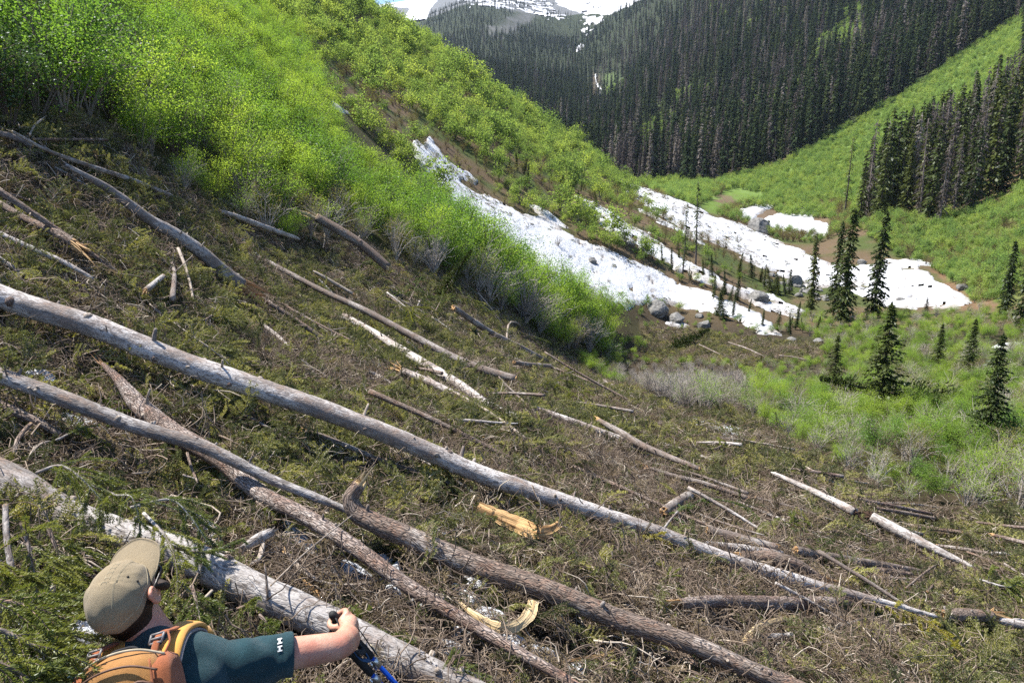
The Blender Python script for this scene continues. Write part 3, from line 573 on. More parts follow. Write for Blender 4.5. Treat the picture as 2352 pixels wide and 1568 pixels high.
def shrub_meshes(seed, leafm, stemm, nst=10, ncl=70, nleaf=22, ls=.021, H=1.0, spread=.42, low=.25, lean=0., cl_r=.075, sw=1.0):
    r = np.random.RandomState(seed); sb = MB(); lb = MB(); B, Dv, Sd, Ln = [], [], [], []; tips = []
    for i in range(nst):
        a = r.uniform(0, 6.283); o = r.uniform(.15, 1) ** .7 * spread; h = H * r.uniform(.7, 1.05) * (1 - .35 * (o / spread) ** 2); n = 7; s = np.linspace(0, 1, n)[:, None]
        d = np.array([math.cos(a) + lean, math.sin(a), 0]); P = np.array([0, 0, -.05]) + d * o * s ** 1.25 + np.array([0, 0, h]) * (1 - (1 - s) ** 1.5) + r.normal(size=(n, 3)) * .012 * s
        add_tube(sb, P, np.linspace(.0085, .0022, n) * sw, 4, 0, cap=False); tips.append(P)
        for q in range(5):
            t = r.uniform(.3, .92); k = t * (n - 1); i0 = int(k); p = P[i0] * (1 - k + i0) + P[min(i0 + 1, n - 1)] * (k - i0); v = unit(unit(P[-1] - P[0]) * .8 + r.normal(size=3) * .6); l = r.uniform(.12, .32) * H; ss = np.linspace(0, 1, 4)[:, None]
            Q = p + v * l * ss + np.array([0, 0, .04]) * ss ** 2; add_tube(sb, Q, np.linspace(.004, .0014, 4), 3, 0, cap=False); tips.append(Q)
    for c in range(ncl):
        P = tips[r.randint(len(tips))]; t = r.uniform(low, 1) ** .7 * (len(P) - 1); i0 = int(t); p = P[i0] + (P[min(i0 + 1, len(P) - 1)] - P[i0]) * (t - i0)
        if p[2] < low * H * .8 and r.rand() < .7: continue
        q = p + r.normal(size=(nleaf, 3)) * cl_r * np.array([1, 1, .7]) * H
        d = unit(r.normal(size=(nleaf, 3)) + np.array([0, 0, -.2])); nrm = unit(r.normal(size=(nleaf, 3)) * .75 + np.array([0, 0, 1.])); s = unit(np.cross(d, nrm))
        B.append(q); Dv.append(unit(np.cross(nrm, s))); Sd.append(s); Ln.append(ls * H * r.uniform(.7, 1.35, nleaf))
    if B:
        Ln = np.concatenate(Ln); kites(lb, np.concatenate(B), np.concatenate(Dv), np.concatenate(Sd), Ln, Ln * .38, 0, .42)
        fm = lb.mesh('foliage', [leafm], smooth=False)
    else: fm = None
    return fm, sb.mesh('stems', [stemm])
def joined(pair):
    """one mesh from a crown or foliage mesh and its stems, for the far masses"""
    a, b = pair; mb = MB(); mats = []
    for me in (a, b):
        if me is None: continue
        V = np.zeros(len(me.vertices) * 3); me.vertices.foreach_get('co', V); V = V.reshape(-1, 3); off = len(mats); mats += list(me.materials)
        by = {}
        for p in me.polygons: by.setdefault(len(p.vertices), []).append(list(p.vertices))
        first = True
        for k, fs in by.items():
            if first: mb.add(V, np.array(fs), off); base = mb.n - len(V); first = False
            else: mb.f.append(np.array(fs) + base); mb.m.append(np.full(len(fs), off))
    return mb.mesh('far_plant', mats, smooth=False)

# ------------------------------------------------------------------ sampling the ground
def sample_polar(n, r0, r1, a0, a1, p=1.0):
    """p=1: even over the ground; p=0: even in log range"""
    a = rs.uniform(math.radians(a0), math.radians(a1), n); u = rs.rand(n)
    r = np.sqrt(r0 * r0 + u * (r1 * r1 - r0 * r0)) if p == 1 else r0 * (r1 / r0) ** u
    return a, r
def pts_of(a, r):
    x, y = r * np.sin(a), r * np.cos(a); z = gz(x, y); P = np.stack([x, y, z], -1); px, py = proj(P); return P, px, py
HT = [np.maximum.accumulate(TG[:, j]) for j in range(na)]
HTm = np.stack(HT, 1)
def seen(P, h=0.0, tol=0.0):
    """does the ground leave the top of something of height h at P in view of the camera position?"""
    r = np.hypot(P[:, 0], P[:, 1]); a = np.arctan2(P[:, 0], P[:, 1]); i = np.clip(np.searchsorted(RR, r * .985) - 1, 0, nr - 1); j = np.clip(np.searchsorted(AZ, a), 0, na - 1)
    return (P[:, 2] + h) / r > HTm[i, j] - tol
def thin(P, dmin, w=None):
    """greedy thinning on a hash grid; dmin may vary"""
    keep = []; grid = {}; dm = np.broadcast_to(dmin, (len(P),)); cs = float(dm.max())
    for k in range(len(P)):
        x, y = P[k, 0], P[k, 1]; gx, gy = int(x // cs), int(y // cs); ok = True
        for ax_ in (-1, 0, 1):
            for by_ in (-1, 0, 1):
                for q in grid.get((gx + ax_, gy + by_), ()):
                    if (P[q, 0] - x) ** 2 + (P[q, 1] - y) ** 2 < dm[k] ** 2: ok = False; break
                if not ok: break
            if not ok: break
        if ok: keep.append(k); grid.setdefault((gx, gy), []).append(k)
    return np.array(keep, int)
SNOWP = [(S1, 60, 90), (S2, 70, 112), (S3, 78, 205)]
def on_snow(px, py, r):
    m = np.zeros(px.shape, bool)
    for pl, a, b in SNOWP: m |= inpoly(px, py, pl) & (r > a) & (r < b)
    return m

# ------------------------------------------------------------------ conifer forests on the far slopes
FARK = [conifer_meshes(100 + i, 20, R_, 26, 6, 3, [M['conifer_far']], M['trunk'], base=.05, kl=1.5, kw=.34, droop=.75, shape=.75, gaps=.15) for i, R_ in enumerate((1.9, 2.3, 1.75, 2.1))]
DEADK = [conifer_meshes(120 + i, 20, 1.5, 26, 6, 3, [M['conifer_dead']], M['conifer_dead'], base=.10, kl=1.3, kw=.20, droop=.8, shape=.6, gaps=.3) for i in range(3)]
MIDK = [conifer_meshes(140 + i, 20, R_, 34, 7, 4, [M['conifer']], M['trunk'], base=.06, kl=1.05, kw=.23, droop=.7, shape=.72, gaps=.2) for i, R_ in enumerate((2.2, 2.6, 2.0, 2.4, 2.2))]
MIDDEAD = [conifer_meshes(160 + i, 20, 1.45, 34, 6, 4, [M['conifer_dead']], M['trunk_bare'], base=.06, kl=.95, kw=.07 + .03 * i, droop=.9, shape=.5, gaps=.3) for i in range(4)]
a_, r_ = sample_polar(150000, 238, 2100, -26, 40, 0)
P, px, py = pts_of(a_, r_)
ok = ((r_ > 300) | ((px > 1570) & (py < np.interp(px, [1560, 1640, 1800, 1930, 2080, 2200, 2352], [428, 420, 374, 296, 208, 122, 24])))) & seen(P, 22) & (py > -60) & (px > 900) & (px < 2450) & ~inpoly(px, py, MEADOW)
gap = fbm(P[:, 0] / 40, P[:, 1] / 40, s=71, o=3); ok &= ~((gap > .29) & (r_ < 660))
ok &= ~((sdpoly(px, py, [(1362,165),(1390,150),(1440,185),(1425,215),(1385,240),(1352,245),(1340,190)]) + fbm(P[:, 0] / 25, P[:, 1] / 25, s=77) * 22 > 0) & (rs.rand(len(P)) < .9))
ok &= ~(inpoly(px, py, ROCK) & (r_ > 700)) & ~(inpoly(px, py, [(1262,-60),(1490,-60),(1474,2),(1438,20),(1400,38),(1345,60),(1300,30),(1275,8)]) & (r_ > 900))
ok &= ~(inpoly(px, py, [(800,-40),(1010,-40),(1000,14),(975,60),(940,95),(860,60)]) & (r_ > 1100))
dens = np.where(r_ > 1000, np.clip(1.3 - (r_ - 1000) / 900, .12, 1), 1); hi = inpoly(px, py, [(1040,-40),(1480,-40),(1420,60),(1340,110),(1250,60),(1150,60),(1080,30)]); dens = np.where(hi & (r_ > 800), dens * .35, dens)
ok &= rs.rand(len(P)) < dens
P, px, py, r_ = P[ok], px[ok], py[ok], r_[ok]
k = thin(P, np.clip(2.5 + r_ * .0032, 2.6, 8)); P, px, py, r_ = P[k], px[k], py[k], r_[k]
dead_w = fbm(P[:, 0] / 60, P[:, 1] / 60, s=73, o=3); isdead = (dead_w + rs.normal(size=len(P)) * .45 > .24) & (px > 1380) & (r_ < 1100) | (rs.rand(len(P)) < .10)
idx = np.where(isdead, 4 + rs.randint(0, 3, len(P)), rs.randint(0, 4, len(P)))
sc = np.clip(rs.normal(.9, .22, len(P)), .4, 1.35) * np.where(r_ > 900, .8, 1.0) * np.clip(1.25 - r_ / 2600, .55, 1)
print('far trees', len(P))
eul = np.stack([rs.normal(0, .02, len(P)), rs.normal(0, .02, len(P)), rs.uniform(0, 6.28, len(P))], -1)
order = np.argsort(r_); NIND = 70            # the nearest of this forest are single trees, further down
near_far = order[:NIND]; rest = order[NIND:]
scatter('conifer_forest', P[rest], eul[rest], sc[rest], idx[rest], [joined(q) for q in FARK + DEADK], 'dark conifer forest with grey dead trees covering the far valley slopes', 'forest')
def put_tree(kind, pair, pos, s, rz, label, cat, group=None, tilt=0.0, tdir=0.0):
    t = thing(kind, label, cat, pos, group); t.scale = (s, s, s); t.rotation_euler = (tilt * math.cos(tdir), tilt * math.sin(tdir), rz)
    link('trunk', pair[1], t); link('crown', pair[0], t); return t
for i in near_far:
    if isdead[i]: put_tree('dead_conifer', DEADK[idx[i] - 4], P[i], sc[i], eul[i, 2], 'grey dead conifer in the forest edge above the green meadow strip', 'dead tree', 'dead conifers along the far forest edge')
    else: put_tree('conifer', FARK[idx[i]], P[i], sc[i], eul[i, 2], 'dark narrow conifer in the forest edge above the green meadow strip', 'conifer tree', 'conifers along the far forest edge')
# the stand on the right flank
STAND = [(1960,512),(2005,500),(2050,490),(2110,500),(2200,520),(2290,470),(2420,400),(2420,150),(2352,215),(2250,300),(2120,370),(2060,420),(2000,470)]
a_, r_ = sample_polar(9000, 120, 275, 20, 44, 1); P, px, py = pts_of(a_, r_)
ok = (sdpoly(px, py, STAND) + fbm(P[:, 0] / 9, P[:, 1] / 9, s=95, o=3) * 26 > 0) & (r_ > 125); P, px, py, r_ = P[ok], px[ok], py[ok], r_[ok]; k = thin(P, 2.9)[:230]; P, r_, px = P[k], r_[k], px[k]
print('stand', len(P))
for i in range(len(P)):
    d = rnd.random() < (.42 if px[i] > 2080 else .2); s = rnd.uniform(.62, 1.0)
    zx = 'at the ragged near end of the slope stand' if px[i] < 2060 else 'in the front rank of the slope stand' if r_[i] < 160 else 'in the middle of the slope stand' if r_[i] < 205 else 'high at the back of the slope stand'
    if d: put_tree('dead_conifer', MIDDEAD[rnd.randrange(4)], P[i], s, rnd.uniform(0, 6.3), 'bare grey dead conifer ' + zx, 'dead tree', 'dead conifers ' + zx, rnd.uniform(0, .03), rnd.uniform(0, 6))
    else: put_tree('conifer', MIDK[rnd.randrange(5)], P[i], s, rnd.uniform(0, 6.3), 'tall dark green conifer ' + zx, 'conifer tree', 'green conifers ' + zx, rnd.uniform(0, .02), rnd.uniform(0, 6))

# ------------------------------------------------------------------ conifers standing alone in the valley (pixel of the foot, pixel of the top)
FIRK = [conifer_meshes(200, 10, 2.15, 50, 8, 7, [M['conifer']], M['trunk'], base=.03, kl=.42, kw=.085, droop=.42, shape=.85, gaps=.12, tuft=True),
        conifer_meshes(201, 10, 2.3, 44, 8, 8, [M['conifer']], M['trunk'], base=.05, kl=.45, kw=.10, droop=.35, shape=.75, gaps=.25, tuft=True),
        conifer_meshes(202, 14, 1.25, 60, 6, 5, [M['conifer']], M['trunk'], base=.10, kl=.5, kw=.11, droop=.75, shape=.5, gaps=.30, tuft=True),
        conifer_meshes(203, 14, 1.5, 60, 7, 5, [M['conifer']], M['trunk'], base=.07, kl=.55, kw=.12, droop=.7, shape=.5, gaps=.22, tuft=True),
        conifer_meshes(204, 14, .85, 46, 4, 4, [M['conifer']], M['trunk'], base=.22, kl=.42, kw=.08, droop=.8, shape=.35, gaps=.42)]
KH = [10, 10, 14, 14, 14]
SOLO = [  # x, y foot, top y, range, kind, dead?, label
    (1908, 905, 770, 36, 0, 'small pointed fir rising from bright green shrubs below the flat litter field'),
    (2022, 920, 700, 38, 1, 'broad olive fir with ragged crown in front of the snow tongue'),
    (2150, 845, 745, 47, 0, 'short dark fir in the shrubs between the ragged fir and the paired firs'),
    (2222, 850, 735, 46, 0, 'dark fir standing close behind the big pyramid fir'),
    (2262, 1000, 770, 27, 0, 'big dark pyramid shaped fir in the shrubs at the frame side'),
    (2355, 860, 760, 46, 0, 'dark fir cut by the picture edge beside the small snow strip'),
    (2125, 725, 683, 80, 0, 'tiny fir at the lower rim of the snow tongue'),
    (1862, 725, 545, 78, 2, 'thin sparse conifer with drooping branches at the snow rim'),
    (1912, 735, 520, 79, 2, 'slim conifer leaning against the tall dark conifer'),
    (1932, 748, 492, 77, 3, 'tallest dark conifer of the clump on the snow rim'),
    (2003, 732, 497, 78, 3, 'tall narrow conifer standing alone before the white snow'),
    (2308, 732, 560, 84, 3, 'dark leaning conifer on the green slope beyond the snow'),
    (2345, 760, 545, 78, 3, 'tall conifer cut by the picture edge beside the leaning conifer'),
    (1567, 640, 478, 92, 4, 'ragged thin conifer between the two snow tongues'),
    (1597, 610, 425, 98, 4, 'bare topped spindly conifer beside the ragged thin conifer'),
    (1938, 500, 330, 160, 4, 'lone dead looking conifer in front of the meadow strip'),
    (1640, 800, 790, 60, 0, None)]
for (x, y, ty, rr, kd, lb) in SOLO:
    if lb is None: continue
    y = y + .16 * (y - ty) * (rr < 60); p = unproj_r(x, y, rr); g = gz(p[0], p[1]); r1 = hit_r(x, y, rr * .6); p = unproj_r(x, y, r1) if abs(r1 - rr) < rr * .35 else np.array([p[0], p[1], g])
    dep = float(depth_of(p)); H = (y - ty) / F * dep * 1.04; put_tree('fir_tree', FIRK[kd], p, H / KH[kd], rnd.uniform(0, 6.3), lb, 'fir tree', tilt=.02, tdir=rnd.uniform(0, 6))

# small firs on the rib and among the rubble between the snow tongues
for poly, n, where in (([(1110,365),(1200,385),(1300,405),(1440,525),(1340,505),(1160,440)], 22, 'on the brown rib above the broad snow tongue'), ([(1470,560),(1560,590),(1650,640),(1640,690),(1570,660)], 10, 'among the shrubs between the two lower snow strips'), ([(1640,590),(1740,645),(1870,700),(1800,690),(1700,640)], 16, 'on the rubble ridge beside the long snow tongue'), ([(1600,690),(1690,670),(1760,700),(1740,740),(1650,735)], 9, 'standing in the lower end of the broad snow tongue'), ([(1740,745),(1860,745),(1890,775),(1760,772)], 8, 'at the rim of the flat litter field')):
    k_ = 0
    while k_ < n:
        x, y = rnd.uniform(min(q[0] for q in poly), max(q[0] for q in poly)), rnd.uniform(min(q[1] for q in poly), max(q[1] for q in poly))
        if not bool(inpoly(np.array([x]), np.array([y]), poly)[0]): continue
        k_ += 1; kd = rnd.choice((0, 1, 2, 3, 4)); r1 = hit_r(x, y, 58); put_tree('fir_sapling', FIRK[kd], unproj_r(x, y, r1), rnd.uniform(1.1, 3.2) / KH[kd] * (1.3 if where[3:8] == 'brown' else 1), rnd.uniform(0, 6.3), 'small dark fir ' + where, 'fir tree', 'small firs ' + where, tilt=rnd.uniform(0, .35), tdir=rnd.uniform(0, 6.3))

# ------------------------------------------------------------------ shrubs
SH_B = [shrub_meshes(300 + i, M['leaf_bright'], M['stem'], 11, 150, 30, .0205) for i in range(4)]
SH_M = [shrub_meshes(310 + i, M['leaf_mid'], M['stem'], 11, 150, 26, .0225) for i in range(3)]
SH_T = [shrub_meshes(320 + i, M['leaf_olive'] if i == 1 else M['leaf_bright'], M['stem_pale'], 18, 75, 18, .022, spread=.5, low=.5, lean=.35, sw=1.35) for i in range(3)]
SH_W = [shrub_meshes(330 + i, M['leaf_olive'], M['stem_pale'], 34, 10, 8, .02, spread=.55, low=.75, lean=.1, sw=1.3) for i in range(3)]
ALLSH = [('b', q) for q in SH_B] + [('m', q) for q in SH_M] + [('t', q) for q in SH_T] + [('w', q) for q in SH_W] + [('d', shrub_meshes(370 + i, M['leaf_painted_shade'], M['stem'], 12, 140, 24, .0225)) for i in range(2)]
a_, r_ = sample_polar(52000, 13, 130, -46, 18, 1); P, px, py = pts_of(a_, r_)
er_ = edge_r(a_); wid = np.interp(px, [-200, 500, 720, 800, 960, 1176, 1300, 1400, 1470], [120, 120, 40, 14, 13, 12, 11, 8, 5])
ok = (r_ > er_ - .2) & (r_ < er_ + wid) & (px > -420) & (px < 1455)
P, px, py, a_, r_, er_ = [q[ok] for q in (P, px, py, a_, r_, er_)]
o_ = np.argsort(r_ + rs.uniform(0, 3, len(r_))); P, px, py, a_, r_, er_ = [q[o_] for q in (P, px, py, a_, r_, er_)]
k = thin(P, np.clip(.9 + (r_ - er_) * .010 + r_ * .004, .9, 2.6)); P, px, py, a_, r_, er_ = [q[k] for q in (P, px, py, a_, r_, er_)]
sh = []      # (pos, kind index, scale)
for i in range(len(P)):
    e = r_[i] - er_[i]; v = vnoise(P[i, 0] / 4, P[i, 1] / 4, s=81)
    fr = e < 2.6
    if fr and 400 < px[i] < 1450 and rnd.random() < .75: kd = rnd.randrange(7, 10) if rnd.random() < .84 else rnd.randrange(10, 13); s = rnd.uniform(1.9, 3.0)
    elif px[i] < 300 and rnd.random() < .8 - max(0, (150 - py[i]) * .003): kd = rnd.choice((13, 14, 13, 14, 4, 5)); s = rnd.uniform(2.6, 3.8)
    elif v > .08: kd = rnd.randrange(4, 7); s = rnd.uniform(2.0, 3.1)
    else: kd = rnd.randrange(0, 4); s = rnd.uniform(2.0, 3.1)
    if e < 1.0: s *= .65
    elif e < 3: s *= .85
    s *= float(np.interp(px[i], [850, 950, 1100, 1350, 1440, 1470], [1.0, 1.2, 1.5, 1.5, 1.3, .9]))
    sh.append((P[i], kd, s))
# willow and alder scrub on the valley floor, right of the litter
VAL = [(1335,825),(1460,770),(1480,832),(1700,842),(1880,832),(1905,800),(1830,760),(1760,770),(1850,735),(1960,735),(2020,720),(2100,725),(2210,715),(2850,680),(2850,1330),(2352,1200),(2250,1185),(2100,1180),(1990,1125),(1900,1060),(1800,1010),(1700,945),(1560,955),(1480,905),(1400,880),(1340,850)]
a_, r_ = sample_polar(30000, 13.5, 84, 5, 47, 1); P, px, py = pts_of(a_, r_); ok = inpoly(px, py, VAL) & ~((px > 2240) & (py > 785) & (py < 808)); P, px, py, r_ = P[ok], px[ok], py[ok], r_[ok]
o_ = np.argsort(r_ + rs.uniform(0, 2, len(r_))); P, px, py, r_ = P[o_], px[o_], py[o_], r_[o_]
k = thin(P, np.clip(.42 + r_ * .009, .5, 1.2)); P, px, py, r_ = P[k], px[k], py[k], r_[k]
WIL = [(1395,860),(1480,840),(1560,845),(1690,850),(1720,930),(1700,965),(1560,955),(1440,900)]
grn = inpoly(px, py, [(1690,870),(1900,850),(1990,860),(2000,960),(1930,1000),(1800,985),(1720,940)]) | inpoly(px, py, [(1990,1060),(2150,980),(2420,960),(2420,1180),(2250,1160),(2080,1130)])
wil = inpoly(px, py, WIL); edge = inpoly(px, py, [(2352,1230),(2352,1130),(2220,1110),(2150,1160),(2200,1190)])
for i in range(len(P)):
    u = rnd.random(); s = rnd.uniform(.75, 1.3)
    if edge[i]: kd = rnd.randrange(7, 10)
    elif wil[i]: kd = rnd.randrange(10, 13) if u < .7 else rnd.randrange(7, 10); s *= 1.05
    elif grn[i]: kd = rnd.randrange(0, 7) if u < .7 else rnd.randrange(7, 10); s *= 1.05
    elif py[i] > 980: kd = rnd.randrange(7, 10) if u < .66 else rnd.randrange(10, 13) if u < .70 else rnd.randrange(0, 7); s *= .75
    elif u < .38: kd = rnd.randrange(7, 10)
    elif u < .41: kd = rnd.randrange(10, 13)
    else: kd = rnd.randrange(0, 4)
    if 1430 < px[i] < 1930 and 825 < py[i] < 905: s *= .62
    sh.append((P[i], kd, s))
# the 300 that show largest are single shrubs, the rest one thicket
SP = np.array([q[0] for q in sh]); SS = np.array([q[2] for q in sh]); SK = np.array([q[1] for q in sh]); Rr = np.hypot(SP[:, 0], SP[:, 1]); spx, spy = proj(SP)
size = SS / Rr * ((spx > -30) & (spx < 2380)); big = np.zeros(len(sh), bool); big[np.argsort(-size)[:296]] = True
print('shrubs', len(sh))
SLAB = {'b': ('green_shrub', 'bright green leafy shrub', 'shrub', 'bright leafy shrubs'), 'm': ('alder_shrub', 'darker green leafy shrub', 'shrub', 'dark leafy shrubs'),
        't': ('budding_shrub', 'half leafed grey stemmed shrub', 'shrub', 'budding shrubs'), 'w': ('willow_shrub', 'leafless pale grey shrub', 'shrub', 'bare shrubs'), 'd': ('shade_painted_shrub', 'leafy shrub with painted shade', 'shrub', 'dusky shrubs')}
def shrub_zone(x, y, r, p):
    if x > 1335 and y > 745 and not (x < 1460 and y < 800):
        if x < 1720 and y < 980: return 'in the pale willow patch by the small snow bank'
        if y < 860: return 'on the valley floor among the single firs'
        if x < 2010: return 'in front of the small pointed fir'
        return 'at the right hand end of the litter'
    e = r - float(edge_r(math.atan2(p[0], p[1]))); q = 'at the litter edge' if e < 3 else 'up behind the front row'
    if x < 330: return q + ' in the shaded corner thicket'
    if x < 560: return q + ' above the grey upturned log'
    if x < 900: return q + ' near the snapped brown log'
    if x < 1180: return q + ' before the broad snow tongue'
    return q + ' at the low tip of the thicket'
for i in np.where(big)[0]:
    t_, (fo, st) = ALLSH[SK[i]]; nm, lk, ct, gr = SLAB[t_]; lb, zn = lk + ' ' + shrub_zone(spx[i], spy[i], Rr[i], SP[i]), shrub_zone(spx[i], spy[i], Rr[i], SP[i]); t = thing(nm, lb, ct, SP[i], gr + ' ' + zn); s = SS[i]; t.scale = (s * rnd.uniform(.85, 1.2), s * rnd.uniform(.85, 1.2), s); t.rotation_euler = (rnd.uniform(-.1, .1), rnd.uniform(-.1, .1) + .06, rnd.uniform(-.9, .9) if t_ in 'tw' else rnd.uniform(0, 6.3))
    link('stems', st, t)
    if fo: link('foliage', fo, t)
rest = ~big; n_ = int(rest.sum())
scatter('thicket', SP[rest], np.stack([rs.normal(0, .08, n_), rs.normal(.05, .08, n_), rs.uniform(-1, 1, n_) + np.where(SK[rest] < 7, rs.uniform(0, 6, n_), 0)], -1), np.stack([SS[rest] * rs.uniform(.85, 1.25, n_), SS[rest] * rs.uniform(.85, 1.25, n_), SS[rest]], -1), SK[rest], [joined(q) for _, q in ALLSH], 'dense leafy thicket on the slope and valley floor behind the nearer shrubs', 'thicket')
# scrub on the hillside beyond the gully and on the other slopes
FSH = [shrub_meshes(340 + i, M['leaf_far'], M['stem'], 7, 60, 12, .062, cl_r=.11, low=.15) for i in range(4)] + [shrub_meshes(350 + i, M['leaf_olive'], M['stem_red'], 16, 20 + 6 * i, 10, .045, cl_r=.11, low=.3) for i in range(3)] + [shrub_meshes(360 + i, M['leaf_meadow'], M['stem'], 7, 60, 12, .062, cl_r=.12, low=.1) for i in range(3)]
a_, r_ = sample_polar(90000, 58, 262, -30, 23, 0); P, px, py = pts_of(a_, r_); er_ = np.where(px > 1400, 46, edge_r(a_))
HILL = [(640,-300),(640,60),(720,200),(800,268),(870,330),(950,410),(1010,470),(1100,545),(1300,660),(1440,745),(1580,768),(1750,778),(1790,760),(1640,700),(1640,660),(1760,668),(1800,640),(1640,520),(1520,440),(1440,420),(1440,350),(1200,200),(820,-20),(820,-300)]
ok = inpoly(px, py, HILL) & (r_ > er_ + 11) & seen(P, 3, .01) & ~(on_snow(px, py, r_) & (fbm(P[:, 0] / 5, P[:, 1] / 5, s=87, o=3) < .40)); P, px, py, r_ = P[ok], px[ok], py[ok], r_[ok]
k = thin(P, np.clip(.8 + r_ * .0065, 1.0, 2.4)); P, px, py, r_ = P[k], px[k], py[k], r_[k]
brown = sst(0, 105, 105 + np.abs(py - np.interp(px, [640, 760, 900, 1000, 1200, 1400, 1600, 1800], [110, 215, 270, 340, 420, 480, 560, 640])) * -1)
bz = fbm(P[:, 0] / 8, P[:, 1] / 8, s=91, o=3); isb = (brown + bz * .8 + rs.normal(size=len(P)) * .25 > .55)
isb |= on_snow(px, py, r_); kd = np.where(isb, 4 + rs.randint(0, 3, len(P)), rs.randint(0, 4, len(P))); s_ = np.where(isb, rs.uniform(.7, 1.5, len(P)), rs.uniform(1.5, 2.9, len(P))) * np.clip(.6 + r_ / 260, .6, 1.25); s_ = np.where(py > 600, s_ * .5, s_) * np.exp(rs.normal(0, .28, len(P))); s_ = np.where((py > 715) & (px > 1400), s_ * .45, s_)
print('hill scrub', len(P))
scatter('hillside_scrub', P, np.stack([rs.normal(0, .1, len(P)), rs.normal(0, .1, len(P)), rs.uniform(0, 6.3, len(P))], -1), s_, kd, [joined(q) for q in FSH], 'green and brown scrub covering the steep hillside beyond the snow gully', 'scrub')
a_, r_ = sample_polar(330000, 84, 800, 7, 43, 0); P, px, py = pts_of(a_, r_)
lowr = inpoly(px, py, [(2060,590),(1960,520),(2050,495),(2130,510),(2290,470),(2420,400),(2420,720),(2240,700),(2190,650),(2130,610)]) & (r_ < 160)
creek = inpoly(px, py, [(1362,165),(1390,150),(1445,185),(1430,215),(1385,245),(1352,245)]) & (r_ > 450) & (rs.rand(len(P)) < .6); mid_ = inpoly(px, py, [(1430,380),(1640,425),(1700,470),(1950,470),(1960,525),(1880,560),(1800,555),(1640,490),(1500,440)]) & (r_ > 130) & (r_ < 340) & ~inpoly(px, py, [(1680,485),(1790,460),(1925,478),(1900,548),(1740,530)])
gapf = fbm(P[:, 0] / 40, P[:, 1] / 40, s=71, o=3) > .25
ok = (creek | (sdpoly(px, py, MEADOW) + fbm(P[:, 0] / 12, P[:, 1] / 12, s=79) * 9 > 0) & (r_ > 170) | lowr | mid_ | gapf & (r_ > 300)) & seen(P, 3, .01); P, px, py, r_, lowr, mid_ = [q[ok] for q in (P, px, py, r_, lowr, mid_)]
k = thin(P, np.clip(.5 + r_ * .0036, .8, 2.4)); P, px, py, r_, lowr, mid_ = [q[k] for q in (P, px, py, r_, lowr, mid_)]
bz = fbm(P[:, 0] / 12, P[:, 1] / 12, s=93, o=3); kd = np.where(((mid_ & (px > 1640)) | (lowr & (rs.rand(len(P)) < .35))) & (bz + rs.normal(size=len(P)) * .3 > -.2), 4 + rs.randint(0, 3, len(P)), 7 + rs.randint(0, 3, len(P)))
keep = ~(inpoly(px, py, [(1600,475),(1690,432),(1775,452),(1700,472),(1640,495)])); P, r_, kd = P[keep], r_[keep], kd[keep]
print('meadow scrub', len(P))
scatter('meadow_scrub', P, np.stack([rs.normal(0, .1, len(P)), rs.normal(0, .1, len(P)), rs.uniform(0, 6.3, len(P))], -1), rs.uniform(1.1, 2.4, len(P)) * np.clip(.55 + r_ / 320, .6, 1.5), kd, [joined(q) for q in FSH], 'pale green scrub filling the avalanche strip and gaps on the facing slope', 'scrub')
# ------------------------------------------------------------------ fallen logs
def end_shards(P0, d, R, n, mat, parent, lmin=.5, lmax=2.2, seed=0, name='splintered_end', splay=.18):
    r = np.random.RandomState(seed); mb = MB(); d = unit(np.asarray(d, float)); u = unit(np.cross(d, [.3, .2, 1.])); v = np.cross(d, u)
    for i in range(n):
        a = r.uniform(0, 6.283); q = R * math.sqrt(r.rand()) * .85; o = P0 + (u * math.cos(a) + v * math.sin(a)) * q - d * R * .5
        l = R * r.uniform(lmin, lmax) * (2.2 if r.rand() < .25 else 1) + R * .5; dd = unit(d + (u * math.cos(a) + v * math.sin(a)) * r.uniform(-.05, splay) + r.normal(size=3) * .05)
        s = np.linspace(0, 1, 5); bend = r.normal(size=3) * .10 * l
        pts = o + dd * l * s[:, None] + bend * (s ** 2)[:, None]; w = R * r.uniform(.22, .5)
        add_tube(mb, pts, w * np.array([1, 1, .85, .6, .12]) * r.uniform(.8, 1.1), 5, 0, ell=(1, r.uniform(.3, .6)))
    # broken face between the splinters
    k = 12; th = np.arange(k) * 2 * math.pi / k; rim = P0 + (np.cos(th)[:, None] * u + np.sin(th)[:, None] * v) * R * .96 + d * (r.uniform(-.25, .35, k) * R)[:, None]
    inner = P0 - d * R * .9 + (np.cos(th)[:, None] * u + np.sin(th)[:, None] * v) * R * .96; mid = P0 + (np.cos(th)[:, None] * u + np.sin(th)[:, None] * v) * R * .5 + d * (r.uniform(-.2, .5, k) * R)[:, None]
    V = np.concatenate([inner, rim, mid, (P0 + d * R * .2)[None]]); j = np.arange(k); j2 = (j + 1) % k; b = mb.n
    att = np.stack([(V - P0) @ u, (V - P0) @ v, (V - P0) @ d], -1)
    mb.add(V, np.concatenate([np.stack([j, j2, k + j2, k + j], -1), np.stack([k + j, k + j2, 2 * k + j2, 2 * k + j], -1)]), 0, att)
    mb.f.append(np.stack([2 * k + j, 2 * k + j2, np.full(k, 3 * k)], -1) + b); mb.m.append(np.zeros(k, int))
    return link(name, mb.mesh(name, [mat], smooth=False, attname='barkco'), parent)
LOGS = []
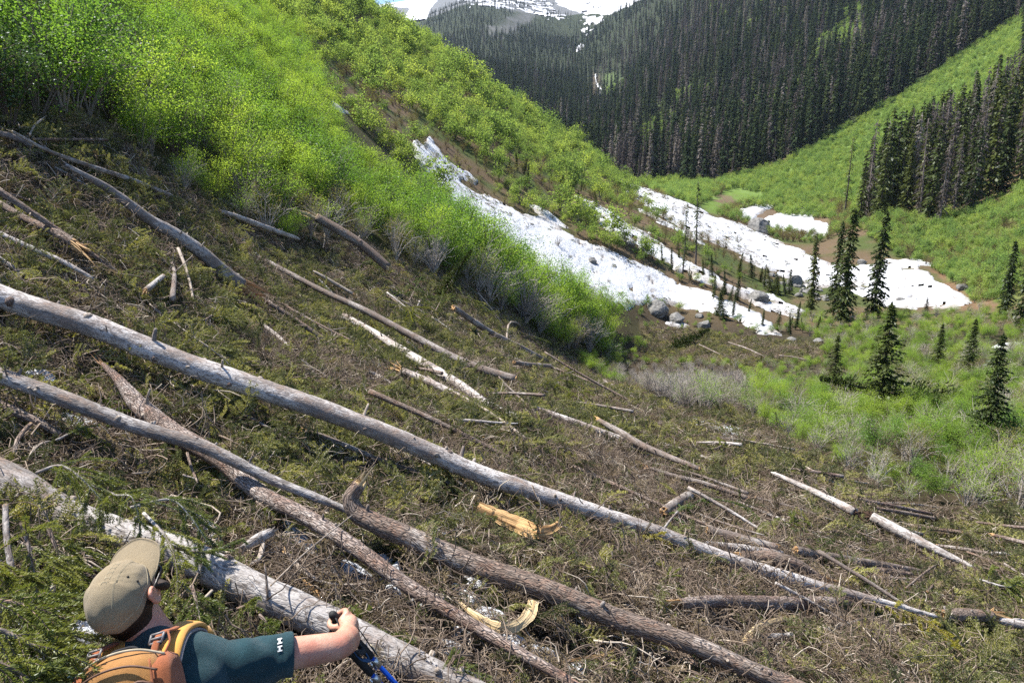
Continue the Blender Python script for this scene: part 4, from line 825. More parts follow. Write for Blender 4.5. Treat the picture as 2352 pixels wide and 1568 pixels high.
def log(path, bark, label, ends=('spl', 'tip'), stubs=0, lift=0.0, wood='wood', kind='fallen_log', cat='log', group=None, straight=True, k=None, rr=None, knots=True, nsh=9):
    path = np.array(path, float); m = len(path); L2 = np.concatenate([[0], np.cumsum(np.hypot(*np.diff(path[:, :2], axis=0).T))])
    n = int(max(8, min(220, L2[-1] / (5 if path[:, 2].max() > 25 else 9)))); fine = spline(np.column_stack([path, L2]), n); s = fine[:, 3]
    hr = np.array([hit_r(q[0], q[1] + q[2] * .42) for q in fine]) if rr is None else np.interp(s, L2, rr)
    pos = unproj_r(fine[:, 0], fine[:, 1], hr); inv = 1 / depth_of(pos)
    if straight and rr is None:
        A = np.column_stack([np.ones(n), s]); c = np.linalg.lstsq(A, inv, rcond=None)[0]; fit = A @ c; dfc = inv * (1 - lift * 0) - fit; c[0] += max(0, np.percentile(dfc, 92)) ; inv = np.maximum(A @ c, 1e-3)
    elif rr is None:
        kk = max(3, n // 8); pad = np.concatenate([np.full(kk, inv[0]), inv, np.full(kk, inv[-1])]); inv = np.convolve(pad, np.ones(2 * kk + 1) / (2 * kk + 1), 'valid')
    inv = inv * (1 + lift + .012 + .030 * (np.median(inv) < 1 / 7.0) + min(.03, .0009 / np.median(inv))); pos = unproj_d(fine[:, 0], fine[:, 1], 1 / inv); R = fine[:, 2] * .5 / F / inv
    base = pos.mean(0); t = thing(kind, label, cat, Vector(base), group); lp = pos - base; sd = len(LOGS) * 13 + 5; r = np.random.RandomState(sd)
    k = k or (22 if path[:, 2].max() > 30 else 12 if path[:, 2].max() > 14 else 8)
    if 'tip' in ends:
        if ends[0] == 'tip': R[0] *= .3
        if ends[1] == 'tip': R[-1] *= .3
    oz = r.uniform(0, 50)
    def disp(att, q):
        a = att / (q[..., None].mean() + 1e-6); g = fbm(a[..., 0] * .8, a[..., 1] * .8, a[..., 2] * .35 + oz, s=sd, o=3) * .10; g2 = vnoise(a[..., 0] * 3.4, a[..., 1] * 3.4, a[..., 2] * 1.1 + oz, s=sd + 3) * .045
        return q * (g + g2)
    mb = MB(); add_tube(mb, lp, R, k, 0, cap=True, disp=disp); link('trunk', mb.mesh('trunk', [M[bark]], attname='barkco'), t)
    Tn = np.gradient(lp, axis=0); Tn = Tn / np.linalg.norm(Tn, axis=1)[:, None]
    for e, i, sg in ((ends[0], 0, -1), (ends[1], -1, 1)):
        if e in ('spl', 'long', 'cut'): end_shards(lp[i], Tn[i] * sg, R[i], {'spl': nsh, 'long': nsh + 3, 'cut': 3}[e], M[wood], t, *{'spl': (.5, 2.2), 'long': (1.5, 5.5), 'cut': (.15, .5)}[e], seed=sd + i, name='splintered_end' if e != 'cut' else 'broken_end')
        elif e == 'root':
            rb = MB(); rr_ = R[i]
            for q in range(16):
                dd = unit(Tn[i] * sg * r.uniform(-.1, 1) + r.normal(size=3) * .8); l = rr_ * r.uniform(.8, 2.4); ss = np.linspace(0, 1, 6)
                add_tube(rb, lp[i] + dd * l * ss[:, None] + r.normal(size=3) * .3 * l * (ss ** 2)[:, None], rr_ * np.linspace(.45, .06, 6), 5, 0)
            link('root_end', rb.mesh('root_end', [M['root']]), t)
    for q in range(stubs):
        i = r.randint(int(n * .04), int(n * .95)); d = unit(np.cross(Tn[i], unit(r.normal(size=3) + np.array([0, -.2, 1.0])))); d = d if d[2] > -.3 else -d; d = unit(d + np.array([0, 0, .35]))
        rad = min(.021, R[i] * .22) * r.uniform(.7, 1.3); l = R[i] + (rad * r.uniform(.8, 2.2) if r.rand() < .75 else R[i] * r.uniform(.5, 1.4)); ss = np.linspace(0, 1, 5)
        sb = MB(); add_tube(sb, lp[i] + d * l * ss[:, None] + r.normal(size=3) * .08 * l * (ss ** 2)[:, None], rad * np.linspace(1.25, .6, 5), 6, 0)
        link('branch_stub', sb.mesh('branch_stub', [M['wood_grey'] if r.rand() < .35 else M['bark_dark']], attname='barkco'), t)
    if knots and stubs:
        for q in range(stubs // 2):
            i = r.randint(2, n - 2); d = unit(np.cross(Tn[i], unit(r.normal(size=3) + np.array([0, -.8, .5])))); d = d if (d[2] - d[1]) > 0 else -d; sb = MB()
            add_tube(sb, lp[i] + d * (R[i] * np.array([.7, .96, 1.12, 1.16]))[:, None], R[i] * np.array([.42, .34, .22, .08]) * r.uniform(.6, 1.25), 7, 0); link('knot', sb.mesh('knot', [M['wood_grey'] if q % 2 else M['bark_red']], attname='barkco'), t)
    LOGS.append((pos, R)); return t
log([(-40,666,53),(0,682,54),(205,746,51),(410,828,49),(615,899,48),(752,945,45),(915,1007,43),(1100,1087,42),(1290,1150,37),(1500,1219,33),(1700,1292,29),(1870,1342,25),(2010,1378,17),(2155,1416,8)], 'bark_grey', 'longest thick grey log with knots crossing from the picture edge to the lower side', ('cut', 'tip'), 26, .03)
log([(-30,852,36),(141,913,36),(316,980,33),(457,1022,30),(633,1105,23),(756,1154,18),(850,1194,11)], 'bark_pale', 'thin pale log below the longest log with its tip on the curled end log', ('cut', 'tip'), 12, .125)
log([(236,836,9),(272,872,22),(318,930,40),(404,997,46),(492,1047,42),(598,1133,38),(703,1186,37),(809,1253,36),(946,1351,33),(1051,1414,30),(1157,1478,27),(1297,1558,24),(1360,1600,22)], 'bark_red', 'reddish brown log with a split open upper end crossed by a thin pale log', ('long', 'cut'), 9, .035, wood='wood_orange')
log([(826,1112,30),(806,1145,38),(818,1175,42),(852,1195,46),(946,1236,50),(1087,1297,51),(1262,1357,50),(1438,1428,48),(1560,1468,45),(1701,1528,42),(1860,1592,38)], 'bark_brown', 'thick brown furrowed log whose upper end is split and curled back', ('spl', 'cut'), 5, .04, wood='wood_pale')
log([(-60,1086,96),(0,1106,92),(141,1182,84),(290,1234,78),(439,1284,78),(562,1345,80),(738,1425,80),(876,1492,76),(1016,1562,72),(1120,1612,68)], 'bark_pale', 'stout whitish log with flaking bark right in front of the hiker', ('cut', 'cut'), 5, -.012)
log([(28,302,6),(105,344,9),(211,383,11),(316,418,11),(400,452,8)], 'bark_pale', 'slender pale log with a splintered white tip along the top edge of the litter', ('spl', 'tip'), 4, wood='wood_pale')
log([(-20,303,13),(30,315,15),(75,335,12)], 'bark_dark', 'short dark log at the picture edge under the tallest shrubs', ('cut', 'cut'))
log([(150,378,8),(246,432,18),(352,510,26),(422,550,29),(475,590,31),(527,637,34),(556,655,30)], 'bark_pale', 'grey log ending in a torn upturned splinter above the longest log', ('tip', 'long'), 7, .03, wood='wood_orange')
log([(-20,456,14),(63,505,17),(141,541,20),(172,560,20)], 'bark_brown', 'brown log broken off into a long yellow splinter near the picture edge', ('cut', 'long'), 3, .02)
log([(-20,528,13),(60,565,14),(141,600,13),(215,640,8)], 'bark_grey', 'grey branchy pole just under the brown log with the yellow splinter', ('cut', 'tip'), 6)
log([(728,500,19),(780,530,22),(827,560,22),(892,615,21)], 'bark_brown', 'brown broken log rising out of the litter with a bare yellow snapped top', ('long', 'cut'), 3, .06, wood='wood_pale')
log([(591,589,11),(665,628,12),(738,667,13),(840,714,15),(946,771,17),(1087,841,20),(1185,871,19)], 'bark_dark', 'long dark grey log running down to a blunt broken end in the upper litter', ('tip', 'cut'), 6, .02)
log([(784,720,9),(840,752,14),(911,797,19),(980,838,21),(1051,881,22),(1120,930,23),(1215,975,22)], 'bark_grey', 'grey log ending in a dark root stub beside the long dark log', ('tip', 'root'), 6, .02)
log([(925,852,17),(980,875,17),(1040,903,16),(1082,925,13)], 'bark_grey', 'short log with a bright yellow splintered head below the grey log with the root stub', ('long', 'cut'), 4, .05)
log([(872,767,11),(935,797,14),(1001,820,12)], 'wood_pale', 'barkless white piece of trunk tucked between the two long grey logs', ('spl', 'spl'), 0)
log([(1181,832,10),(1220,838,12),(1265,841,10)], 'bark_dark', 'short dark log end sticking out of the fir boughs near the shrub tip', ('cut', 'cut'), 0, .03)
log([(1041,706,14),(1130,765,14),(1200,800,13),(1262,832,9)], 'bark_dark', 'dark log half buried in fir boughs along the shrub edge', ('cut', 'tip'), 6, .02)
log([(1225,936,13),(1333,974,15),(1421,1005,13),(1480,1022,9)], 'bark_grey', 'light grey log below the upper litter ending next to the darker crossing log', ('cut', 'tip'), 4, .02)
log([(1375,965,11),(1424,992,15),(1473,1022,17),(1544,1052,14),(1608,1077,10)], 'bark_dark', 'dark log meeting the light grey log near the small snow patch', ('spl', 'cut'), 3, .03)
log([(1378,868,5),(1420,893,6),(1458,914,5)], 'bark_dark', 'thin dark pole pointing towards the bare willows', ('tip', 'tip'))
log([(1490,1074,8),(1525,1086,10),(1613,1109,12),(1718,1144,11)], 'bark_dark', 'narrow grey log with an orange split at its upper end in the middle litter', ('long', 'cut'), 4, wood='wood_orange')
log([(1735,1141,7),(1860,1176,6),(1950,1208,4)], 'bark_dark', 'thin dark pole continuing down from the narrow grey log', ('cut', 'tip'), 3)
log([(1771,1084,9),(1877,1132,15),(1964,1176,21)], 'bark_grey', 'pale log tapering upward from the dark root ball', ('tip', 'root'), 3, .05)
log([(2002,1186,22),(2040,1207,26),(2100,1238,25),(2170,1272,18),(2235,1302,8)], 'bark_grey', 'pale log running down from the dark root ball to the bent twigs', ('root', 'tip'), 3, .05)
log([(1625,1215,19),(1701,1236,21),(1785,1258,20)], 'bark_dark', 'dark grey log behind the longest log, upper of the three stacked there', ('cut', 'cut'), 3, .02)
log([(1827,1262,19),(1890,1275,20),(1970,1288,17),(2060,1302,14),(2140,1316,9)], 'bark_dark', 'grey log in line behind the upper dark grey log, tapering towards the bent twigs', ('cut', 'tip'), 3, .02)
log([(1610,1248,15),(1690,1257,18),(1795,1272,18)], 'bark_grey', 'second of the three dark logs stacked behind the longest log', ('cut', 'cut'), 2)
log([(1700,1278,22),(1760,1280,32),(1824,1295,30),(1885,1330,18)], 'bark_brown', 'rotten broken log with a yellow torn face beside the longest log', ('spl', 'long'), 2, .03)
log([(1982,1307,12),(2040,1312,16),(2095,1320,13)], 'bark_brown', 'short brown log below the tapering grey log', ('cut', 'cut'))
log([(1993,1325,8),(2060,1328,9),(2130,1334,7)], 'bark_dark', 'thin grey log lowest of the pair beneath the tapering grey log', ('cut', 'tip'))
log([(1957,1144,7),(2050,1161,9),(2140,1180,8)], 'bark_red', 'uppermost thin log of the bundle below the right hand scrub', ('tip', 'cut'))
log([(1990,1163,8),(2070,1176,10),(2150,1191,9)], 'bark_brown', 'middle log of the bundle below the right hand scrub', ('tip', 'cut'), 2)
log([(2074,1205,9),(2140,1213,11),(2212,1223,10)], 'bark_brown', 'log in shadow just below the bundle beside the scrub', ('cut', 'cut'), 1)
log([(2151,1252,8),(2210,1260,9),(2275,1271,7)], 'bark_dark', 'thin dark log under the pale log beside the bent twigs', ('cut', 'tip'))
log([(1912,1101,4),(1950,1105,5),(1995,1110,4)], 'bark_grey', 'slim grey pole lying at the foot of the olive scrub', ('tip', 'tip'))
log([(2240,1198,6),(2300,1206,7),(2380,1213,7)], 'bark_red', 'thin brown pole leaving the picture below the pale willow twigs', ('tip', 'cut'))
log([(2281,1228,8),(2330,1240,10),(2380,1253,10)], 'bark_red', 'brown log leaving the picture beneath the thin brown pole', ('spl', 'cut'))
log([(1560,1386,24),(1620,1381,27),(1700,1382,30),(1771,1384,31),(1850,1385,31),(1915,1384,28),(1962,1380,20)], 'bark_red', 'reddish log with orange stripped ends lying level below the longest log', ('long', 'long'), 3, .04, wood='wood')
log([(1615,1434,5),(1660,1440,7),(1701,1455,11),(1770,1461,14),(1841,1456,15),(1920,1442,15),(1992,1420,13)], 'bark_pale', 'grey bow shaped branch curving up below the orange log', ('tip', 'cut'), 4, .02, straight=False)
log([(2165,1412,26),(2210,1412,30),(2275,1414,26)], 'bark_brown', 'dark torn log with yellow broken face at the end of the longest log', ('spl', 'long'), 2, .02)
log([(2290,1422,18),(2350,1436,20),(2400,1446,20)], 'bark_grey', 'grey log cut by the picture edge behind the dark torn log', ('cut', 'cut'))
log([(1562,1490,18),(1590,1525,20),(1618,1558,20),(1640,1590,18)], 'bark_brown', 'broken stub showing under the curled end log', ('cut', 'cut'), 0, -.01)
log([(1385,1228,13),(1430,1229,14),(1480,1232,13)], 'bark_dark', 'short dark log passing under the longest log', ('spl', 'cut'))
log([(1525,1174,22),(1550,1158,25),(1583,1138,24)], 'bark_dark', 'dark hollow stump beside the arching fir branch', ('cut', 'spl'), 0, .03)
log([(700,990,12),(735,1000,13),(800,1025,11),(876,1057,10),(960,1084,9),(1045,1113,6)], 'bark_dark', 'thin dark log with yellow broken head below the longest log', ('spl', 'tip'), 3)
log([(562,952,5),(620,985,8),(672,1017,5)], 'bark_dark', 'dark pole splintered along its length just below the longest log', ('spl', 'spl'), 2)
log([(-20,920,24),(40,948,22),(88,969,20),(140,1000,14)], 'bark_brown', 'brown log at the picture edge below the thin pale log', ('cut', 'cut'), 4, .03)
log([(503,485,11),(550,500,13),(598,518,13),(690,550,9)], 'bark_grey', 'grey forked log at the foot of the bare shrub stems', ('cut', 'tip'), 7)
log([(77,320,6),(160,321,7),(246,321,6)], 'bark_red', 'thin reddish pole lying level at the shrub foot', ('cut', 'cut'), 3)
log([(717,621,6),(765,648,8),(812,676,8)], 'wood_grey', 'barkless crooked branch in the upper litter', ('tip', 'spl'), 2)
log([(334,668,13),(353,652,13),(375,634,11)], 'bark_pale', 'stubby branch piece leaning on the pale splinter', ('spl', 'cut'), 0, .04)
log([(559,1258,16),(590,1238,24),(622,1222,20)], 'bark_pale', 'weathered root piece on the snow between the stout and the reddish log', ('spl', 'spl'), 0, .06, wood='wood_grey')
log([(603,1243,12),(600,1270,13),(594,1284,13),(572,1298,8)], 'wood_grey', 'bent leg shaped root hanging under the weathered root piece', ('cut', 'tip'), 0, .05, straight=False)
log([(655,1268,10),(690,1305,12),(735,1335,9),(800,1343,7),(860,1335,6),(905,1318,5)], 'wood_grey', 'curved bare branch touching the reddish log', ('spl', 'tip'), 2, .03, straight=False)
log([(32,1045,9),(38,1015,10),(50,995,10),(72,972,9)], 'bark_brown', 'crooked brown branch standing up at the picture edge', ('cut', 'cut'), 2, .05, straight=False, kind='branch', cat='branch')
log([(12,1160,12),(15,1230,13),(30,1330,14)], 'bark_dark', 'dark dead branch hanging down from the stout whitish log', ('cut', 'cut'), 3, .10, rr=[3.35, 3.2, 3.0], kind='branch', cat='branch')
log([(622,1344,4),(700,1270,3.5),(812,1180,2.5)], 'wood_grey', 'straight thin switch rising from the stout whitish log', ('cut', 'tip'), 2, 0, rr=[3.6, 4.1, 4.8], kind='branch', cat='branch')
log([(615,1375,6),(612,1330,5),(607,1290,3)], 'bark_brown', 'upright dead twig on the stout whitish log', ('cut', 'tip'), 2, 0, rr=[3.45, 3.5, 3.55], kind='branch', cat='branch')
log([(430,1040,6),(440,1075,6),(455,1110,4)], 'bark_brown', 'dead twig hanging from the thin pale log', ('cut', 'tip'), 1, .1, kind='branch', cat='branch')
log([(300,1088,6),(345,1083,5),(370,1075,4),(382,1061,4)], 'wood_grey', 'crooked bare twig above the stout whitish log', ('cut', 'tip'), 1, .05, straight=False, kind='branch', cat='branch')
log([(66,1058,8),(76,1035,7),(100,1016,5),(120,1012,3)], 'wood_grey', 'hooked grey twig over the stout whitish log near the picture edge', ('cut', 'tip'), 0, .06, straight=False, kind='branch', cat='branch')
log([(68,312,4),(75,295,5),(103,268,4)], 'wood_grey', 'forked grey stick leaning against the tallest shrubs', ('cut', 'tip'), 1, .02, kind='branch', cat='branch')
log([(2080,1350,4),(2130,1310,5),(2190,1270,4)], 'bark_brown', 'bent twig rising beside the end of the pale log', ('cut', 'tip'), 1, .04, kind='branch', cat='branch')
log([(2130,1358,5),(2165,1320,5),(2225,1303,4),(2300,1310,3)], 'bark_brown', 'arched twig springing over the end of the pale log', ('cut', 'tip'), 2, .05, straight=False, kind='branch', cat='branch')
log([(1025,665,4),(1040,640,4),(1055,610,4)], 'wood_grey', 'grey broken stem standing up at the shrub edge', ('cut', 'spl'), 0, .0, kind='branch', cat='branch')
log([(1165,790,4),(1165,760,4),(1172,740,4),(1190,742,3),(1198,755,3)], 'wood_grey', 'hoop shaped bare stem at the shrub edge', ('cut', 'tip'), 0, .0, straight=False, kind='branch', cat='branch')
log([(1606,791,3),(1655,814,3)], 'bark_dark', 'thin pole on the distant flat litter field', ('cut', 'tip'))
log([(1673,786,3),(1715,800,4),(1755,818,3)], 'bark_dark', 'longer dark pole on the distant flat litter field', ('cut', 'tip'))
log([(1790,816,3),(1825,820,3),(1856,828,3)], 'bark_dark', 'dark pole nearest the bright shrubs on the distant flat field', ('cut', 'tip'))

# slabs and splinters of split wood
def slab(path, thick, mat, label, lift=.03, rr=None, twist=0.0, back='bark_brown', lens=True):
    path = np.array(path, float); m = len(path); L2 = np.concatenate([[0], np.cumsum(np.hypot(*np.diff(path[:, :2], axis=0).T))]); n = 26
    fine = spline(np.column_stack([path, L2]), n); hr = np.array([hit_r(q[0], q[1] + q[2] * .5) for q in path]); inv0 = 1 / depth_of(unproj_r(path[:, 0], path[:, 1], hr)); md = np.median(inv0); inv0 = np.clip(inv0, md * .93, md * 1.07)
    inv = np.interp(fine[:, 3], L2, inv0) * (1 + lift); pos = unproj_d(fine[:, 0], fine[:, 1], 1 / inv); W = fine[:, 2] / F / inv; base = pos.mean(0); lp = pos - base
    T = unit(np.gradient(lp, axis=0)); view = unit(pos); S = unit(np.cross(T, view)); Nn = unit(np.cross(S, T)); r = np.random.RandomState(int(path[0, 0])); jag = 1 + r.uniform(-.12, .12, n)
    t = thing('wood_slab', label, 'wood piece', Vector(base)); th = thick * W.max()
    for nm, o0, o1, mt in (('split_face', 0.0, -.5, M[mat]), ('bark_back', -.5, -1.0, M[back])):
        mb = MB(); K = 7; u = np.linspace(-.5, .5, K); prof = (.25 - u ** 2) * 1.6 - .2; G = []
        for o in (o0, o1):
            rough = fbm(np.repeat(np.arange(n)[:, None], K, 1) * .12, u[None] * 9 + np.zeros((n, 1)), s=int(path[0, 1]), o=3) * .14 * (1 if o == 0 else 0)
            sh = 1.0 if o == 0 else (.96 if o == -.5 else .72)
            G.append(lp[:, None] + S[:, None] * (u[None] * sh * (W * jag)[:, None])[..., None] - Nn[:, None] * ((o * th + prof * .35 * th * (o != -.5) + rough * th * 1.4)[..., None]) * -1 * -1)
        A, B = G; V = np.concatenate([A.reshape(-1, 3), B.reshape(-1, 3)]); nn = n * K; i = np.arange(n - 1)[:, None] * K; j = np.arange(K - 1)[None]
        q = np.stack([i + j, i + j + 1, i + K + j + 1, i + K + j], -1).reshape(-1, 4); e1 = np.arange(n - 1) * K; e2 = e1 + K - 1; h = np.arange(K - 1)
        Q = [q, q[:, ::-1] + nn, np.stack([e1, e1 + K, e1 + K + nn, e1 + nn], -1), np.stack([e2, e2 + nn, e2 + K + nn, e2 + K], -1), np.stack([h, h + nn, h + nn + 1, h + 1], -1), np.stack([nn - K + h, nn - K + h + 1, 2 * nn - K + h + 1, 2 * nn - K + h], -1)]
        att = np.stack([np.repeat(u[None] * W.max(), n, 0), np.zeros((n, K)), np.repeat((fine[:, 3] / F / inv.mean())[:, None], K, 1)], -1).reshape(-1, 3)
        mb.add(V, np.concatenate(Q), 0, np.concatenate([att, att + [0, th, 0]])); link(nm, mb.mesh(nm, [mt], smooth=False, attname='barkco'), t)
    return t
ts = slab([(1097,1163,24),(1140,1182,30),(1190,1204,33),(1240,1222,32),(1270,1218,30),(1287,1206,26)], .6, 'wood', 'thick yellow slab of split trunk with an upturned end on the open litter', .09)
slab([(1050,1378,7),(1075,1400,12),(1104,1420,17),(1150,1441,24),(1190,1434,27),(1218,1405,28),(1226,1378,24)], .5, 'wood_pale', 'pale strip of wood curled like a hook between the two brown logs', .05)
slab([(1701,1484,12),(1720,1460,15),(1745,1438,15),(1790,1421,12),(1838,1414,6)], .4, 'wood_pale', 'pale arched splinter lying on the bow shaped branch', .06)
slab([(1287,1521,7),(1340,1512,10),(1396,1501,9),(1425,1483,6)], .4, 'wood', 'yellow splinter with a grey tail near the lower edge', .03)
slab([(338,622,6),(375,627,10),(415,622,6)], .4, 'wood_pale', 'pale splinter on the dark litter above the longest log', .03)
slab([(178,566,12),(215,592,13),(250,614,10),(276,632,4)], .4, 'wood', 'long yellow splinter lying off the brown log', .02)
slab([(686,1325,7),(715,1350,12),(748,1378,8)], .5, 'wood', 'orange splinter beside the curved bare branch', .02)
slab([(1283,1086,5),(1320,1078,9),(1345,1080,4)], .5, 'wood_orange', 'reddish wood chunk in the middle litter', .02)
slab([(1285,992,4),(1320,990,8),(1350,970,5)], .5, 'wood_pale', 'bent pale splinter under the light grey log', .03)
slab([(1345,1000,7),(1380,1012,9),(1412,1018,6)], .4, 'wood', 'yellow splinter below the light grey log', .01)
slab([(1650,1098,4),(1700,1112,5),(1760,1135,3)], .5, 'wood_orange', 'orange splinter lying along the narrow grey log', .02)
slab([(2190,1365,5),(2240,1358,8),(2290,1356,4)], .4, 'wood', 'torn yellow splinters near the arched twig', .02)
slab([(820,868,5),(850,885,7),(885,905,3)], .4, 'wood_pale', 'pale sliver in the litter beside the short yellow headed log', .02)
slab([(1718,1418,7),(1760,1414,8),(1790,1418,4)], .4, 'wood', 'short yellow splinter behind the pale arched splinter', .02)
slab([(300,752,5),(330,762,10),(350,770,4)], .4, 'wood_orange', 'reddish splinter bits against the longest log', .02)
slab([(295,520,5),(325,528,9),(355,540,4)], .4, 'wood_grey', 'dull flat splinter above the grey upturned log', .02)
slab([(742,200,6),(748,212,8),(746,225,5)], .4, 'wood_pale', 'upright pale snag on the brown scar above the thin snow', .0)
slab([(548,530,4),(546,545,6),(550,560,4)], .4, 'wood_pale', 'small upright chip beside the grey upturned log', .01)

# ------------------------------------------------------------------ litter of broken fir branches
LG = [M['stick'], M['litter_green']]; LB = [M['twig'], M['litter_brown']]
LIT = [spray_mesh(400 + i, .36 + .03 * i, LG, nl=.026, dens=.75, nt=11, nw=.0042, droop=.5 + .4 * i) for i in range(5)] + [spray_mesh(410 + i, .34, LB, nl=.022, dens=.55, nt=10, nw=.0034) for i in range(3)] + [tangle_mesh(420 + i, [M['twig']], .42, 20) for i in range(3)] + [tangle_mesh(430 + i, [M['stick']], .38, 9) for i in range(2)]
def litter_pts(n, r0, r1, p=1):
    a_, r_ = sample_polar(int(n * 1.18), r0, r1, -49, 50, p); n = len(a_); P, px, py = pts_of(a_, r_)
    ok = (r_ < edge_r(a_) + 1.2) & (px > -450) & (px < 2950) & (py < 1900)
    flat = inpoly(px, py, FLATP); ok &= ~inpoly(px, py, VAL) | flat; ok &= (r_ < 56) | flat
    b = in_blob(px, py); ok &= rs.rand(n) > np.clip(b * 2.2, 0, .97) * (r_ < 14)
    ok &= ~(inpoly(px, py, [(1568,955),(1722,992),(1862,1050),(1860,1062),(1690,1018),(1590,985)]) & (rs.rand(n) < .72))
    return P[ok], px[ok], py[ok], r_[ok], a_[ok]
Ps, Is, Ss = [], [], []
for n, r0, r1, s0, s1 in ((6800, 1.6, 6, .4, .9), (21000, 6, 12, .45, 1.1), (36000, 12, 24, .6, 1.35), (30000, 24, 46, .7, 1.6), (60000, 46, 74, .8, 1.7)):
    P, px, py, r_, a_ = litter_pts(n, r0, r1); g = fbm(P[:, 0] / 1.7, P[:, 1] / 1.7, s=51, o=3) + rs.normal(size=len(P)) * .33; g2 = np.where(py > 1100, -.05 * (px > 1400), .06) + np.where((px > 1400) & (py > 1050), -.12, 0)
    kd = np.where(g + g2 > -.02, rs.randint(0, 5, len(P)), np.where(rs.rand(len(P)) < .45, 5 + rs.randint(0, 3, len(P)), 8 + rs.randint(0, 5, len(P))))
    P = P + np.stack([0 * r_, 0 * r_, rs.uniform(-.02, .10, len(P))], -1); Ps.append(P); Is.append(kd); Ss.append(rs.uniform(s0, s1, len(P)))
P = np.concatenate(Ps); kd = np.concatenate(Is); sc = np.concatenate(Ss); print('litter', len(P))
def lay(P, jit=.35, ang=None):
    N = gnorm(P[:, 0], P[:, 1]); N = unit(N + rs.normal(size=N.shape) * jit); th = rs.uniform(0, 6.283, len(P)) if ang is None else ang
    X = np.stack([np.cos(th), np.sin(th), 0 * th], -1); X = unit(X - N * (X * N).sum(-1, keepdims=True)); return rot_to_euler(np.stack([X, np.cross(N, X), N], -1))
down = rs.normal(-.35, .8, len(P)) + math.pi * (rs.rand(len(P)) < .5)
eul = lay(P, .85, down)
gq = kd < 5
scatter('branch_litter', P[gq], eul[gq], sc[gq], kd[gq], LIT[:5], 'carpet of broken green fir branches left by the avalanche', 'branch litter')
scatter('twig_litter', P[~gq], eul[~gq], sc[~gq], kd[~gq] - 5, LIT[5:], 'dead brown twigs and needles mixed into the fir branches', 'twig litter')
def litter_zone(x, y):
    yl = np.interp(x, [0, 410, 915, 1500, 2155], [684, 829, 1008, 1219, 1416])
    if y < yl - 20:
        if x < 420: return 'up the slope near the grey upturned log'
        if x < 900: return 'uphill of the middle of the longest log'
        if x < 1250: return 'beside the two long grey logs'
        if x < 1700: return 'below the small snow bank'
        return 'around the dark root ball'
    if x < 500: return 'between the pale logs beside the hiker'
    if x < 900: return 'around the curled log end'
    if x < 1300: return 'around the thick yellow slab'
    if x < 1700: return 'beside the lower half of the longest log'
    return 'near the level reddish log'
STK = [stick_mesh(450 + i, 1.0, .011 + .003 * (i % 3), i % 3, [M['stick']], .12 + .08 * (i % 4)) for i in range(9)]
P, px, py, r_, a_ = litter_pts(16000, 2, 46, 1); k = rs.permutation(len(P))[:6500]; P = P[k]; r_ = r_[k]; P[:, 2] += .05
scatter('stick_litter', P, lay(P, .22, rs.normal(-.4, .75, len(P))), rs.uniform(.15, .6, len(P)) * np.clip(.7 + r_ / 40, .7, 1.5), rs.randint(0, 9, len(P)), STK, 'small dry sticks strewn through the broken branches', 'sticks')
CH = [chip_mesh(470 + i, [M['chip']]) for i in range(4)]
P, px, py, r_, a_ = litter_pts(5000, 2.5, 40, 1); k = rs.permutation(len(P))[:700]; P = P[k]; r_ = r_[k]; P[:, 2] += .07
scatter('wood_chips', P, lay(P, .3), rs.uniform(.3, 1.0, len(P)) * np.clip(.6 + r_ / 30, .6, 1.6), rs.randint(0, 4, len(P)), CH, 'pale chips of freshly splintered wood lying in the litter', 'wood chips')
# the larger sticks, one by one
P, px, py, r_, a_ = litter_pts(4000, 3.5, 30, 0); k = thin(P, .35); P, r_ = P[k][:240], r_[k][:240]; P[:, 2] += .10; el = lay(P, .2, rs.normal(-.45, .7, len(P)))
for i in range(len(P)):
    o = link('stick', STK[i % 9], None, Vector(P[i])); o.rotation_euler = el[i]; s = rnd.uniform(.35, 1.0) * min(1.5, .65 + r_[i] / 24); o.scale = (s, s, s)
    zz = litter_zone(*[float(q) for q in proj(P[i])]); tag(o, 'dry bare stick lying loose ' + zz, 'stick', 'loose sticks ' + zz)

# thin broken poles criss-crossing the litter, one by one
def pole_meshes(seed, L, rad, bark):
    r = np.random.RandomState(seed); n = 26; s = np.linspace(0, 1, n); P = np.stack([(s - .5) * L, .02 * L * np.sin(s * 3 + seed), .012 * L * np.sin(s * 5)], -1); mb = MB()
    add_tube(mb, P, rad * (1.1 - .75 * s), 8, 0, disp=lambda a, q: q * fbm(a[..., 0] * 30, a[..., 1] * 30, a[..., 2] * 4, s=seed) * .12); tm = mb.mesh('trunk', [M[bark]], attname='barkco'); sb = MB()
    for i in range(7):
        t = r.randint(3, n - 2); d = unit(np.array([.4, *r.normal(size=2)])); l = r.uniform(.06, .35); q = np.linspace(0, 1, 4)[:, None]; add_tube(sb, P[t] + d * l * q + np.array([0, 0, .1 * l]) * q ** 2, np.linspace(.3, .12, 4) * rad, 4, 0)
    return tm, sb.mesh('branch_stub', [M['stick']])
POLES = [pole_meshes(700 + i, 1.0 * L_, .5 * w_, b_) for i, (L_, w_, b_) in enumerate(((3.4, .06, 'bark_dark'), (2.4, .05, 'bark_grey'), (4.2, .085, 'bark_brown'), (1.7, .05, 'bark_red'), (2.8, .04, 'wood_grey'), (1.4, .07, 'bark_grey')))]
